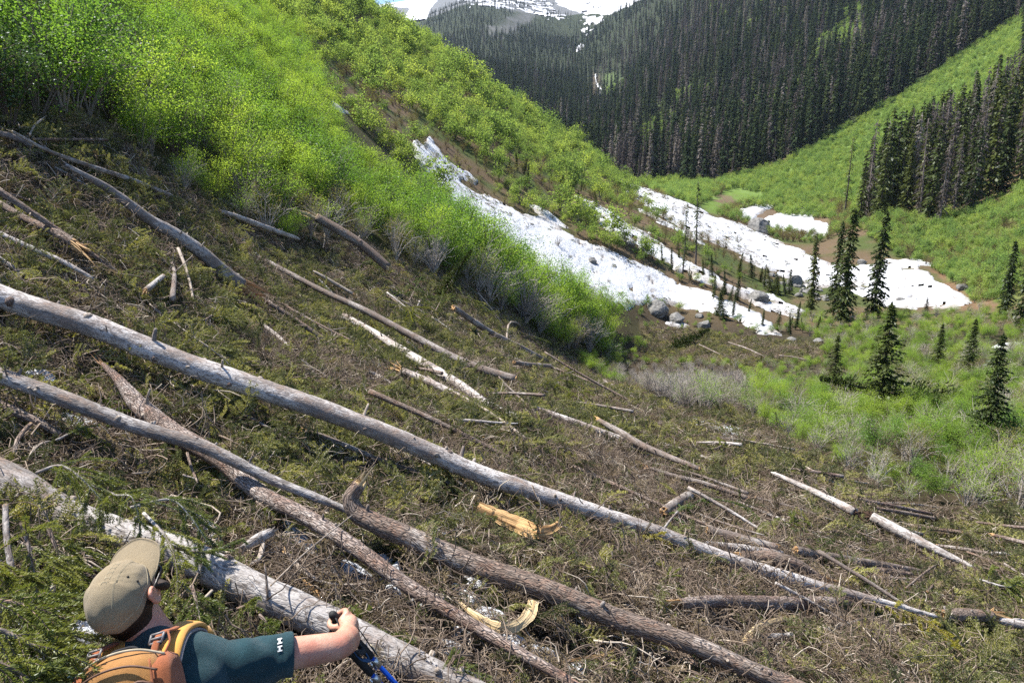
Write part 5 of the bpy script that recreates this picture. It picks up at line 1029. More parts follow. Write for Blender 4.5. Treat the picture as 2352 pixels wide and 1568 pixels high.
P, px, py, r_, a_ = litter_pts(9000, 6.5, 42, 0); k = (px > 950) | (r_ > 9); P, px, py, r_ = P[k], px[k], py[k], r_[k]; wgt = .30 + .5 * ((px > 1350) & (py > 1000)) + .25 * ((r_ > 12) & (px < 1400)); k = rs.rand(len(P)) < wgt; P, px, r_ = P[k], px[k], r_[k]; k = thin(P, 1.0)[:96]; P, r_, px = P[k], r_[k], px[k]; P[:, 2] += .16; el = lay(P, .10, rs.normal(-.38, .42, len(P)) + math.pi * (rs.rand(len(P)) < .5))
for i in range(len(P)):
    zz = litter_zone(*[float(v_) for v_ in proj(P[i])]); w_ = rnd.randrange(6); look = ('dark grey', 'light grey', 'thick brown', 'short reddish', 'barkless', 'stubby grey')[w_]; t = thing('broken_pole', look + ' broken pole lying ' + zz, 'pole', Vector(P[i]), look + ' poles ' + zz); q = POLES[w_]; s = rnd.uniform(.6, 1.15) * min(1.5, .6 + r_[i] / 22); t.scale = (s, s, s); t.rotation_euler = el[i]; link('trunk', q[0], t); link('side_twigs', q[1], t)['kind'] = 'stuff'

# ------------------------------------------------------------------ boughs that still carry needles
def bough(path, label, needle='needle', twl=.22, ntw=16, rad=.010, rr=None, lift=.05, nl=.022, droop=.5, wood='bark_pale', dens=1.0, both=True, kind='fir_branch', t0=.1, wd_=.0013):
    path = np.array(path, float); hr = np.array([hit_r(q[0], q[1] + 14) for q in path]) if rr is None else np.array(rr, float)
    if rr is None: hr = np.minimum(hr, np.median(hr) * 1.12)
    W = unproj_r(path[:, 0], path[:, 1], hr * (1 - lift * (rr is None))); base = W.mean(0); P = spline(W - base, 22); r = np.random.RandomState(int(abs(path[0, 0]) * 7 + path[0, 1])); t = thing(kind, label, 'branch', Vector(base))
    sb = MB(); add_tube(sb, P, np.linspace(rad, rad * .3, len(P)), 6, 0); T = unit(np.gradient(P, axis=0)); nbm = MB(); B, Dv, Sd, Ln = [], [], [], []
    def needles(pts):
        ll = np.linalg.norm(np.diff(pts, axis=0), axis=1).sum(); m = max(4, int(ll / .0055 * dens)); idx = np.linspace(.06, .999, m) * (len(pts) - 1); i0 = np.minimum(idx.astype(int), len(pts) - 2); f = (idx - i0)[:, None]
        Q = pts[i0] * (1 - f) + pts[i0 + 1] * f; d = unit(pts[i0 + 1] - pts[i0]); sd = unit(np.cross(d, [.1, .2, 1.])); up = np.cross(sd, d)
        for ph in (-.3, .5, 1.3, 1.9, 2.7, 3.5):
            a = ph + r.uniform(-.35, .35, m); lat = np.cos(a)[:, None] * sd + np.sin(a)[:, None] * up; dd = unit(d * .7 + lat * .8 + r.normal(size=(m, 3)) * .14)
            B.append(Q); Dv.append(dd); Sd.append(unit(np.cross(dd, r.normal(size=(m, 3))))); Ln.append(nl * r.uniform(.75, 1.2, m))
    for i in range(ntw):
        q = t0 + (1 - t0) * (i + .5) / ntw; k = int(q * 21); p = P[k]; sg = 1 if i % 2 else -1; side = unit(np.cross(T[k], [0, 0, 1.])) * sg
        l = twl * (1.15 - .75 * q) * r.uniform(.7, 1.25); d = unit(T[k] * .75 + side * .7 + np.array([0, 0, r.uniform(-.7, .45)]) + r.normal(size=3) * .22); s = np.linspace(0, 1, 6)[:, None]
        pts = p + d * l * s + np.array([0, 0, -droop * l]) * s ** 2; add_tube(sb, pts, np.linspace(rad * .38, rad * .15, 6), 4, 0, cap=False); needles(pts)
        for h in range(2):
            j = r.randint(1, 4); d2 = unit(d + r.normal(size=3) * .5 + np.array([0, 0, -.2])); pts2 = pts[j] + d2 * l * .4 * s + np.array([0, 0, -droop * l * .3]) * s ** 2; add_tube(sb, pts2, np.linspace(rad * .22, rad * .12, 6), 3, 0, cap=False); needles(pts2)
    if both: needles(P[int(21 * max(t0, .3)):])
    Ln = np.concatenate(Ln); kites(nbm, np.concatenate(B), np.concatenate(Dv), np.concatenate(Sd), Ln, wd_, 0)
    link('stem', sb.mesh('stem', [M[wood]], attname='barkco'), t); link('needles', nbm.mesh('needles', [M[needle]], smooth=False), t); return t
NEARB = [([(-60,1372,0),(60,1390,0),(160,1424,0)], [2.15, 2.1, 2.05], 'needle', .26, 'sunlit green fir bough at the lower corner, upper of the fan'),
    ([(-60,1430,0),(40,1462,0),(130,1525,0)], [2.0, 1.95, 1.9], 'needle', .26, 'green fir bough in the lower corner, below the sunlit one'),
    ([(-60,1500,0),(40,1545,0),(140,1610,0)], [1.85, 1.82, 1.8], 'needle', .25, 'green fir bough cut by the bottom edge beside the pack'),
    ([(-50,1290,0),(10,1300,0),(50,1335,0)], [2.5, 2.45, 2.4], 'needle', .2, 'small fir bough at the picture edge above the fan of boughs'),
    ([(50,1200,0),(75,1290,0),(90,1390,0)], [3.0, 2.9, 2.75], 'needle', .26, 'dark fir bough hanging below the stout whitish log near the edge'),
    ([(110,1210,0),(135,1280,0),(145,1360,0)], [3.1, 3.0, 2.9], 'needle', .24, 'dark fir bough hanging below the stout whitish log beside the cap'),
    ([(85,1085,0),(134,1069,0),(180,1092,0),(235,1150,0)], [4.0, 3.9, 3.75, 3.6], 'needle', .26, 'arched green fir branch drooping over the stout whitish log'),
    ([(195,1105,0),(264,1136,0),(305,1146,0),(318,1185,0),(322,1235,0)], [3.8, 3.65, 3.5, 3.45, 3.4], 'needle', .15, 'bent pale branch with sparse needles over the cap brim'),
    ([(330,1178,0),(385,1240,0),(405,1300,0),(408,1375,0)], [3.55, 3.3, 3.1, 2.95], 'needle', .16, 'pale branch with thin olive sprigs hanging beside the cap'),
    ([(395,1255,0),(470,1268,0),(560,1238,0)], [3.4, 3.6, 3.8], 'needle', .13, 'sunlit fir sprig reaching out over the stout whitish log'),
    ([(300,1165,0),(400,1150,0),(440,1190,0),(480,1250,0)], [4.0, 4.1, 4.0, 3.9], 'needle', .26, 'dark green fir branch curving behind the pale branch'),
    ([(420,1090,0),(455,1100,0),(495,1082,0)], None, 'needle', .16, 'bright green fir tuft under the thin pale log'),
    ([(590,1150,0),(625,1178,0),(660,1188,0)], None, 'needle', .14, 'green fir tuft lying on the reddish log'),
    ([(545,1398,0),(568,1388,0),(588,1375,0)], [3.05, 3.0, 2.95], 'needle', .07, 'small bright fir tuft growing from the stout log above the sleeve'),
    ([(596,1412,0),(612,1428,0),(630,1446,0)], [2.9, 2.85, 2.8], 'needle', .06, 'smallest bright fir tuft on the stout log near the sleeve'),
    ([(440,1345,0),(452,1385,0),(460,1430,0)], [2.9, 2.8, 2.7], 'needle', .12, 'dry sprig hanging from the stout log beside the ear'),
    ([(845,1440,0),(880,1452,0),(930,1500,0)], None, 'needle', .18, 'green fir branch beyond the gripping hand'),
    ([(1000,1545,0),(1060,1537,0),(1125,1562,0)], None, 'needle', .18, 'green fir branch at the bottom edge below the pale hook'),
    ([(860,1395,0),(820,1410,0),(800,1400,0)], None, 'needle', .14, 'green fir sprig behind the fist'),
    ([(130,1010,0),(190,990,0),(250,1020,0)], None, 'needle', .2, 'green fir branch between the two pale logs'),
    ([(230,890,0),(250,930,0),(262,975,0)], None, 'needle', .2, 'green fir branch hanging beside the split log end'),
    ([(1520,1220,0),(1546,1186,0),(1585,1158,0),(1640,1146,0),(1700,1158,0),(1745,1192,0)], None, 'needle', .22, 'arching fir branch with yellow green needles above the longest log'),
    ([(1480,1245,0),(1510,1235,0),(1540,1250,0)], None, 'needle_yellow', .16, 'yellow needled sprig hanging under the longest log'),
    ([(1985,1380,0),(2060,1398,0),(2125,1425,0),(2200,1490,0)], None, 'needle_yellow', .15, 'yellow needled top at the thin end of the longest log'),
    ([(1955,1372,0),(1995,1398,0),(2045,1420,0)], None, 'needle', .15, 'green sprig under the thin end of the longest log'),
    ([(2250,1330,0),(2300,1345,0),(2345,1330,0)], None, 'needle', .24, 'green fir bough near the edge beside the arched twig'),
    ([(1830,1228,0),(1860,1235,0),(1895,1250,0)], None, 'needle', .26, 'bright green fir bough between the pale log and the dark grey log'),
    ([(1760,1190,0),(1800,1200,0),(1840,1195,0)], None, 'needle', .26, 'dark green fir bough above the bright bough'),
    ([(1500,1335,0),(1530,1345,0),(1560,1340,0)], None, 'needle', .24, 'dark fir bough beneath the longest log near the orange log'),
    ([(1640,1030,0),(1690,1025,0),(1720,1040,0)], None, 'needle', .3, 'green fir bough at the small snow patch'),
    ([(940,690,0),(955,660,0),(968,635,0)], None, 'needle', .55, 'dark upright fir bough in the pile at the shrub edge'),
    ([(1000,715,0),(1015,680,0),(1020,645,0)], None, 'needle', .55, 'dark fir bough second in the pile at the shrub edge'),
    ([(1060,680,0),(1090,690,0),(1130,720,0)], None, 'needle', .6, 'fir bough lying against the shrub foot'),
    ([(880,690,0),(920,700,0),(950,740,0)], None, 'needle', .6, 'fir bough drooping into the dark hollow of the pile'),
    ([(1190,760,0),(1230,775,0),(1280,790,0)], None, 'needle', .65, 'fir bough by the hoop shaped stem'),
    ([(1290,850,0),(1330,870,0),(1380,890,0)], None, 'needle', .65, 'dark fir bough next to the thin dark pole'),
    ([(1240,870,0),(1290,890,0),(1340,920,0)], None, 'needle', .6, 'dark fir bough below the short dark log end'),
    ([(820,610,0),(850,600,0),(880,590,0)], None, 'needle', .5, 'fir bough at the foot of the snapped brown log'),
    ([(470,735,0),(500,720,0),(540,725,0)], None, 'needle', .4, 'green fir bough under the grey upturned log')]
for p, rr_, mt, tl, lb in NEARB:
    near_ = rr_ is not None; D = float(np.mean(rr_)) if near_ else hit_r(p[1][0], p[1][1]); f = 1 if near_ else min(3.0, max(1.0, D / 5))
    bough(p, lb, mt, tl * (1 if near_ else f ** .5), 12 if tl > .12 else 8, .009 * f ** .7, rr_, .10 if ('arch' in lb or 'yellow' in lb) else .05, .016 * min(f, 2.0), .3, dens=1.0 / f ** .7, wd_=.0017 * f ** 1.2, wood='bark_pale' if 'pale' in lb or 'arch' in lb else 'bark_brown')
# whole firs torn up and left lying
for (x, y, kd, L, az_, el_, lb) in ((1545, 806, 0, 4.6, 60, 16, 'uprooted green fir with pale trunk lying by the end of the shrub strip'), (2190, 948, 0, 5.0, -62, 6, 'dark fir lying on its side in the valley shrubs'), (1010, 690, 0, 2.6, 60, 50, 'small torn off fir top standing askew in the pile')):
    p = hit(x, y, 50 if y == 806 else 0); t = put_tree('fallen_fir', FIRK[kd], p + np.array([0, 0, .25]), L / 10, 0, lb, 'fallen tree'); t.rotation_euler = Vector((math.sin(math.radians(az_)) * math.cos(math.radians(el_)), math.cos(math.radians(az_)) * math.cos(math.radians(el_)), math.sin(math.radians(el_)))).to_track_quat('Z', 'Y').to_euler()

# branch bits and grit carried onto the snow
a_, r_ = sample_polar(26000, 60, 205, -14, 28, 0); P, px, py = pts_of(a_, r_); ok = on_snow(px, py, r_); e_ = np.maximum.reduce([sdpoly(px, py, q) for q, _, _ in SNOWP]); ok &= (fbm(P[:, 0] / 6, P[:, 1] / 6, s=97, o=3) + rs.normal(size=len(P)) * .25 - e_ / 60 > .02); P, r_ = P[ok], r_[ok]; k = rs.permutation(len(P))[:1500]; P, r_ = P[k], r_[k]; P[:, 2] += .30 * np.maximum(1, r_ / 90)
scatter('snow_litter', P, lay(P, .3), rs.uniform(.7, 2.2, len(P)), rs.randint(0, 6, len(P)), LIT[3:9], 'dark branch bits strewn over the old snow', 'branch litter')
# ------------------------------------------------------------------ boulders
def rock_mesh(seed, sub=4, blocky=.0):
    import bmesh
    bm = bmesh.new(); bmesh.ops.create_icosphere(bm, subdivisions=sub, radius=1.0); r = np.random.RandomState(seed)
    V = np.array([v.co[:] for v in bm.verts]); pl = rand_unit(r, 11); off = r.uniform(.55, .9, 11)
    for n_, o_ in zip(pl, off):
        d = V @ n_ - o_; V = V - np.maximum(d, 0)[:, None] * n_ * .92
    V *= (1 + fbm(V[:, 0] * 1.7 + seed, V[:, 1] * 1.7, V[:, 2] * 1.7, s=seed, o=4) * .16)[:, None]
    for v, c in zip(bm.verts, V): v.co = c
    me = bpy.data.meshes.new('rock'); bm.to_mesh(me); bm.free(); me.materials.append(M['rock']); return me
ROCKS = [rock_mesh(600 + i) for i in range(6)]
def boulder(x, y, w, h, label, kd, grp=None):
    r_ = hit_r(x, y + h * .45); p = unproj_r(x, y + h * .45, r_); d = float(depth_of(p)); s = w / F * d * .6; o = link('boulder', ROCKS[kd], None, Vector(p) + Vector((0, s * .3, s * .25)))
    o.scale = (s, s * .9, h / F * d * .72); o.rotation_euler = (rnd.uniform(-.2, .2), rnd.uniform(-.2, .2), rnd.uniform(0, 6.3)); tag(o, label, 'boulder', grp)
for q in ((1507,706,48,36,'biggest grey boulder at the foot of the snow beside the shrub tip',0), (1556,734,44,25,'dark boulder next to the biggest one at the snow foot',1), (1618,743,28,19,'grey boulder with yellow grass on the edge of the flat litter',2), (1741,683,46,26,'brown grey boulder in the middle of the lower snow',3),
          (1825,644,32,30,'tall grey boulder on the rubble ridge between the snow tongues',4), (1881,783,30,16,'rounded boulder at the flat litter rim under the tall firs',5), (1817,780,24,11,'low boulder at the flat litter rim beside the rounded one',0), (1361,600,25,20,'lone grey stone lying on the upper lower snow tongue',1), (1218,516,16,9,'flat grey stone high on the snow near the shrub tops',2),
          (1743,519,54,34,'large square cut block of grey rock under the far snow patch',3), (2069,690,22,11,'small stone on the end of the snow tongue',4), (1961,731,26,14,'stone at the foot of the lone tall conifer',5), (1982,602,20,12,'grey stone on the upper rim of the snow tongue',1), (2064,552,16,12,'pale stone on the green slope above the snow tongue',2), (2215,660,26,13,'grey stone beyond the tip of the snow tongue',3), (1606,725,18,12,'little stone between the dark boulder and the snow',4), (1070,1003,16,12,'dark wet stone in the litter with white snow beside it',5), (1077,1140,18,10,'dark clod of earth in the litter under the longest log',1)):
    boulder(*q)
for i in range(34):
    x, y = rnd.uniform(1755, 1905), 0; y = 632 + (x - 1755) * .25 + rnd.uniform(-6, 26); boulder(x, y, rnd.uniform(7, 18), rnd.uniform(5, 11), 'grey stone in the rubble ridge between the two snow tongues', i % 6, 'rubble ridge stones')
for i in range(30):
    x = rnd.uniform(1180, 1720); y = np.interp(x, [1180, 1400, 1720], [520, 610, 735]) + rnd.uniform(-30, 20)
    if on_snow(np.array([x]), np.array([y]), np.array([80.]))[0]: boulder(x, y, rnd.uniform(4, 9), rnd.uniform(3, 5), 'small dark stone scattered on the lower snow tongue', i % 6, 'stones on the lower snow')
# ------------------------------------------------------------------ the hiker
def cloth_mat(name, col, rough=.9, weave=420, var=.12, bmp=.0012, wr=0):
    m, nt, bs = new_mat(name); tc = nd(nt, 'ShaderNodeTexCoord'); v = tc.outputs['Object']; w = noise(nt, v, weave, 2, .6); n = noise(nt, v, 9, 5, .6)
    c = mixc(nt, ramp(nt, n, [(.3, (0, 0, 0)), (.72, (1, 1, 1))]), tuple(x * (1 - var) for x in col), tuple(min(1, x * (1 + var)) for x in col)); c = mixc(nt, ramp(nt, w, [(.4, (0, 0, 0)), (.6, (.25, .25, .25))]), c, mixc(nt, 1.0, c, (.7, .7, .7), 'MULTIPLY'))
    nt.links.new(c, bs.inputs['Base Color']); bs.inputs['Roughness'].default_value = rough; bs.inputs['Specular IOR Level'].default_value = .2; bs.inputs['Sheen Weight'].default_value = .15
    if wr:
        n2 = noise(nt, vec_scale(nt, v, (14, 14, 5)), 1.0, 4, .55); ad = nd(nt, 'ShaderNodeMath', operation='MULTIPLY_ADD'); nt.links.new(n2, ad.inputs[0]); ad.inputs[1].default_value = wr; nt.links.new(w, ad.inputs[2]); bump(nt, bs, ad.outputs[0], .8, bmp)
    else: bump(nt, bs, w, .5, bmp)
    return m
def skin_mat():
    m, nt, bs = new_mat('skin'); tc = nd(nt, 'ShaderNodeTexCoord'); v = tc.outputs['Object']; n = noise(nt, v, 14, 4); n2 = noise(nt, v, 160, 3)
    c = mixc(nt, ramp(nt, n, [(.35, (0, 0, 0)), (.7, (1, 1, 1))]), (.50, .285, .20), (.40, .17, .115)); nt.links.new(c, bs.inputs['Base Color']); bs.inputs['Roughness'].default_value = .5
    bs.inputs['Subsurface Weight'].default_value = .12; bs.inputs['Subsurface Radius'].default_value = (.01, .004, .002); bs.inputs['Specular IOR Level'].default_value = .35; bump(nt, bs, n2, .6, .002); return m
M['skin'] = skin_mat(); M['cap'] = cloth_mat('khaki_cotton', (.26, .205, .125), weave=700, var=.10, wr=2.2, bmp=.003); M['cap_dark'] = plain_mat('eyelet', (.02, .018, .015)); M['thread'] = plain_mat('khaki_thread', (.30, .255, .17), .9)
M['shirt'] = cloth_mat('dark_teal_cotton', (.009, .045, .055), var=.25, weave=600, wr=3.0, bmp=.007); M['white_print'] = plain_mat('white_print', (.78, .76, .70), .7, .1)
M['trousers'] = cloth_mat('grey_trousers', (.09, .085, .075)); M['boot'] = plain_mat('boot', (.06, .045, .035))
M['pack'] = cloth_mat('ochre_pack_cloth', (.37, .18, .055), weave=900, var=.16, wr=1.5, bmp=.003); M['pack_rust'] = cloth_mat('rust_pack_cloth', (.30, .095, .036), weave=900, var=.2, wr=1.5, bmp=.003); M['pack_yellow'] = cloth_mat('yellow_strap', (.56, .28, .06), weave=900)
M['mesh_pad'] = cloth_mat('grey_mesh', (.22, .20, .20), weave=240, bmp=.004); M['buckle'] = plain_mat('grey_buckle', (.20, .19, .185), .45); M['zip'] = plain_mat('zip_tape', (.10, .05, .03), .6)
M['hair'] = plain_mat('dark_hair', (.020, .012, .008), .7, .5, 120, bmp=.004); M['lens'] = plain_mat('amber_lens', (.06, .025, .008), .08, .1, spec=.8); M['frame'] = plain_mat('dark_frame', (.014, .010, .009), .3)
M['grip'] = plain_mat('black_grip', (.014, .014, .015), .7, .3, 90, bmp=.002); M['blue'] = plain_mat('blue_shaft', (.008, .075, .42), .28, .1, metal=.35); M['steel'] = plain_mat('lever', (.45, .46, .48), .3, .1, metal=.9); M['strap_k'] = plain_mat('webbing', (.018, .019, .022), .85); M['strap_b'] = plain_mat('blue_webbing', (.02, .06, .13), .8); M['strap_tan'] = plain_mat('tan_webbing', (.36, .31, .22), .85)
def to_np(o): return np.array(o, float)
def remeshed(mb, name, mats, voxel, smooth=6, sub=0):
    me = mb.mesh(name + '_raw', mats); o = bpy.data.objects.new(name, me); COL.objects.link(o)
    r = o.modifiers.new('r', 'REMESH'); r.mode = 'VOXEL'; r.voxel_size = voxel; r.use_smooth_shade = True
    if smooth: s = o.modifiers.new('s', 'SMOOTH'); s.iterations = smooth; s.factor = .5
    dg = bpy.context.evaluated_depsgraph_get(); ev = o.evaluated_get(dg); out = bpy.data.meshes.new_from_object(ev); bpy.data.objects.remove(o); bpy.data.meshes.remove(me)
    out.name = name; out.materials.clear()
    for m in mats: out.materials.append(m)
    out.polygons.foreach_set('material_index', np.zeros(len(out.polygons), np.int32)); out.polygons.foreach_set('use_smooth', np.ones(len(out.polygons), bool)); return out
def ball(mb, c, r, Rm=None, n=16, mi=0):
    th = np.linspace(0, math.pi, n + 1)[1:-1]; ph = np.arange(2 * n) * math.pi / n; r = np.broadcast_to(np.asarray(r, float), (3,))
    V = np.stack([np.sin(th)[:, None] * np.cos(ph), np.sin(th)[:, None] * np.sin(ph), np.repeat(np.cos(th)[:, None], 2 * n, 1)], -1).reshape(-1, 3); V = np.concatenate([V, [[0, 0, 1], [0, 0, -1]]]) * r
    if Rm is not None: V = V @ np.asarray(Rm).T
    V = V + np.asarray(c); k = 2 * n; m = n - 1; i = np.arange(m - 1)[:, None] * k; j = np.arange(k)[None]; j2 = (j + 1) % k
    base = mb.n; mb.add(V, np.stack([i + j, i + k + j, i + k + j2, i + j2], -1).reshape(-1, 4), mi); jj = np.arange(k); a = m * k
    mb.f.append(np.stack([np.full(k, a), jj, (jj + 1) % k], -1) + base); mb.m.append(np.full(k, mi)); b = (m - 1) * k
    mb.f.append(np.stack([np.full(k, a + 1), b + (jj + 1) % k, b + jj], -1) + base); mb.m.append(np.full(k, mi))
def limb(mb, P, R, k=18, n=24, mi=0):
    f = spline(np.column_stack([np.array(P, float), R]), n); add_tube(mb, f[:, :3], f[:, 3], k, mi)
    ball(mb, P[0], R[0] * .99, n=10, mi=mi); ball(mb, P[-1], R[-1] * .99, n=10, mi=mi)
W3 = lambda x, y, d: to_np(C(x, y, d * 1.2))
head = W3(290, 1374, 1.62); c7 = W3(338, 1508, 1.585); shR = W3(496, 1522, 1.68); shL = c7 + np.array([-.20, -.035, -.12]); elb = W3(780, 1482, 1.80); wri = W3(798, 1450, 1.985); hnd = W3(804, 1428, 2.03)
hipc = np.array([c7[0] + .16, c7[1] - .20, c7[2] - .56]); gl = min(float(gz(hipc[0], hipc[1])), hipc[2] - .80)
yaw = math.radians(-7); pit = math.radians(31); rol = math.radians(-15)
fw = np.array([math.sin(yaw) * math.cos(pit), math.cos(yaw) * math.cos(pit), math.sin(pit)]); rt = unit(np.cross(fw, [0, 0, 1.])); upv = np.cross(rt, fw); rt, upv = rt * math.cos(rol) - upv * math.sin(rol), upv * math.cos(rol) + rt * math.sin(rol)
HM = np.stack([rt, fw, upv], 1)                                    # head axes: right, forward, up
Hd = lambda x, y, z: head + HM @ np.array([x, y, z])
person = thing('person', 'hiker in khaki cap and dark teal shirt leaning on a pole, seen from behind', 'person', Vector((hipc[0], hipc[1], gl)))
PB = np.array([hipc[0], hipc[1], gl])
def padd(name, me, parent, origin=PB):
    o = link(name, me, parent); return o
bm_ = MB()
ball(bm_, Hd(0, -.005, .028) - PB, (.067, .083, .072), HM, 20); ball(bm_, Hd(0, .030, -.035) - PB, (.058, .062, .075), HM, 16); ball(bm_, Hd(0, .055, -.085) - PB, (.036, .036, .026), HM, 12)
limb(bm_, [Hd(0, .090, .020) - PB, Hd(0, .108, -.020) - PB], [.010, .015], 10, 8); ball(bm_, Hd(.012, .104, -.022) - PB, .010, n=8); ball(bm_, Hd(-.012, .104, -.022) - PB, .010, n=8)
limb(bm_, [Hd(-.024, .088, -.052) - PB, Hd(0, .096, -.050) - PB, Hd(.024, .088, -.052) - PB], [.007, .009, .007], 8, 8); limb(bm_, [Hd(-.02, .088, -.062) - PB, Hd(0, .095, -.063) - PB, Hd(.02, .088, -.062) - PB], [.006, .009, .006], 8, 8)
for sx in (-1, 1):                                                 # ears: rim, lobe, bowl
    e = [Hd(sx * .079, .012, -.012), Hd(sx * .088, .004, .022), Hd(sx * .094, -.018, .026), Hd(sx * .094, -.026, .004), Hd(sx * .086, -.012, -.026), Hd(sx * .078, .006, -.034)]
    limb(bm_, [q - PB for q in e], [.005, .0065, .007, .0065, .007, .006], 8, 24); ball(bm_, Hd(sx * .080, -.006, .0) - PB, (.006, .018, .026), HM, 10)
nk = c7 + np.array([.005, .045, -.01]); limb(bm_, [Hd(0, -.015, -.04) - PB, (Hd(0, -.02, -.07) * .5 + nk * .5) - PB, nk - PB, c7 + np.array([.01, .03, -.10]) - PB], [.058, .060, .066, .10], 20, 20)
sp = [c7 + np.array([.01, .05, -.10]), c7 * .6 + hipc * .4 + np.array([0, .07, 0]), hipc + np.array([0, .03, .04]), hipc]
for q, (w_, d_) in zip(np.linspace(0, 1, 9), [(.15, .10), (.165, .115), (.165, .12), (.16, .12), (.15, .115), (.145, .11), (.15, .115), (.16, .12), (.165, .12)]):
    p = spline(sp, 21)[int(q * 20)]; ball(bm_, p - PB, (w_, d_, .09), None, 14)
limb(bm_, [c7 + np.array([.03, .03, -.05]) - PB, shR - PB], [.075, .062]); limb(bm_, [c7 + np.array([-.03, .03, -.05]) - PB, shL - PB], [.075, .062])
limb(bm_, [shR - PB, shR * .5 + elb * .5 + np.array([0, 0, -.004]) - PB, elb - PB], [.056, .050, .042], 20, 24)
limb(bm_, [elb - PB, elb * .62 + wri * .38 + np.array([.012, 0, .0]) - PB, wri - PB], [.042, .044, .028], 20, 24)
elbL = shL + np.array([-.10, .02, -.27]); wrL = elbL + np.array([.03, .22, -.03]); limb(bm_, [shL - PB, elbL - PB], [.055, .038]); limb(bm_, [elbL - PB, wrL - PB], [.040, .027])
for sx in (-1, 1):
    hp = hipc + np.array([sx * .09, 0, -.03]); kn = hp + np.array([sx * .02, .10, -.37]); an = np.array([hp[0] + sx * .03, hp[1] + .0, gl + .06]); limb(bm_, [hp - PB, kn - PB], [.085, .058]); limb(bm_, [kn - PB, kn * .6 + an * .4 + np.array([0, -.02, 0]) - PB, an - PB], [.056, .058, .038]); limb(bm_, [an - PB, an + np.array([0, .06, -.02]) - PB, an + np.array([0, .17, -.03]) - PB], [.045, .042, .035])
# gripping right hand round the pole
ptop = W3(764, 1411, 2.03); ptip = ptop + unit(np.array([.437, .20, -.80])) * 1.40; pax = unit(ptip - ptop)
g0 = ptop + pax * .058; toC = unit(wri - g0); side = unit(toC - pax * np.dot(toC, pax)); rgt = unit(np.cross(pax, side)); rgt = rgt if rgt[0] > 0 else -rgt     # side: towards the wrist, rgt: towards the back of the hand
def ringp(ang, rad, z): return g0 + pax * z + (side * math.cos(ang) + rgt * math.sin(ang)) * rad
limb(bm_, [wri - PB, (wri * .45 + ringp(.5, .036, -.004) * .55) - PB, ringp(.75, .034, 0) - PB], [.028, .033, .031], 16, 16)
for zz in (-.028, -.008, .012, .030): limb(bm_, [ringp(.45, .030, zz * .9) - PB, ringp(1.1, .036, zz) - PB], [.019, .014], 10, 8)
for i, zz in enumerate((-.030, -.010, .010, .029)):                # four fingers curl round the grip, knuckles on the outer side
    rr_ = .0098 - .0009 * (i == 3); ln = (0, .25, .1, -.35)[i]; kn = [ringp(1.05, .039, zz), ringp(1.75, .040, zz + .001), ringp(2.35, .031, zz + .002), ringp(3.2, .0265, zz + .002), ringp(4.1 + ln, .026, zz + .002), ringp(4.75 + ln, .027, zz + .003)]
    limb(bm_, [q - PB for q in kn], [.0125, rr_ * 1.12, rr_, rr_, rr_ * .95, rr_ * .78], 12, 26)
th = [ringp(.3, .032, -.010), ringp(-.35, .033, -.022), ringp(-1.15, .030, -.030), ringp(-2.0, .027, -.034), ringp(-2.7, .026, -.034)]; limb(bm_, [q - PB for q in th], [.017, .0145, .0125, .0115, .009], 12, 24)
for i in range(5):                                                 # relaxed left hand
    b0 = wrL + np.array([.0 + (i - 2) * .016, .07, 0]); limb(bm_, [wrL - PB, b0 - PB, b0 + np.array([0, .035, -.012]) - PB, b0 + np.array([0, .055, -.035]) - PB], [.022, .013, .009, .008], 10, 12)
body = link('body', remeshed(bm_, 'body', [M['skin']], .0042, 4), person)
# hair and beard
hb = MB(); ball(hb, Hd(0, -.012, .0) - PB, (.076, .090, .070), HM, 20); ball(hb, Hd(0, -.045, -.045) - PB, (.066, .052, .055), HM, 16); ball(hb, nk * .5 + Hd(0, -.05, -.08) * .5 - PB, (.058, .045, .055), HM, 14)
ball(hb, Hd(0, -.048, -.088) - PB, (.062, .044, .062), HM, 14); link('hair', remeshed(hb, 'hair', [M['hair']], .006, 3), person)
be = MB(); limb(be, [Hd(.070, .028, -.008) - PB, Hd(.066, .045, -.045) - PB, Hd(.045, .072, -.092) - PB, Hd(0, .092, -.106) - PB, Hd(-.045, .072, -.092) - PB, Hd(-.066, .045, -.045) - PB, Hd(-.070, .028, -.008) - PB], [.006, .010, .014, .017, .014, .010, .006], 12, 40); link('beard', remeshed(be, 'beard', [M['hair']], .006, 3), person)
for sx in (-1, 1):
    eb = MB(); ball(eb, Hd(sx * .031, .076, -.012) - PB, .012, n=10); link('eye', eb.mesh('eye', [M['white_print']]), person)
# sunglasses
sg = MB(); st = MB()
for sx in (-1, 1):
    ball(sg, Hd(sx * .036, .098, -.014) - PB, (.029, .005, .020), HM, 12)
    limb(st, [Hd(sx * .058, .095, -.008) - PB, Hd(sx * .078, .080, -.004) - PB, Hd(sx * .084, .03, .004) - PB, Hd(sx * .084, -.012, .012) - PB, Hd(sx * .082, -.026, -.006) - PB], [.006, .0055, .004, .0035, .003], 8, 26)
    a = np.linspace(0, 2 * math.pi, 25); add_tube(st, np.array([Hd(sx * .036 + .031 * math.cos(q), .0985 - .012 * abs(math.cos(q)) * (1 if sx * math.cos(q) > 0 else 0), -.014 + .021 * math.sin(q)) - PB for q in a]), .0035, 6, cap=False)
limb(st, [Hd(-.012, .104, -.008) - PB, Hd(.012, .104, -.008) - PB], [.003, .003], 6, 6)
gl_ = link('sunglasses', st.mesh('sunglasses', [M['frame']]), person); link('lens', sg.mesh('lens', [M['lens']]), gl_)
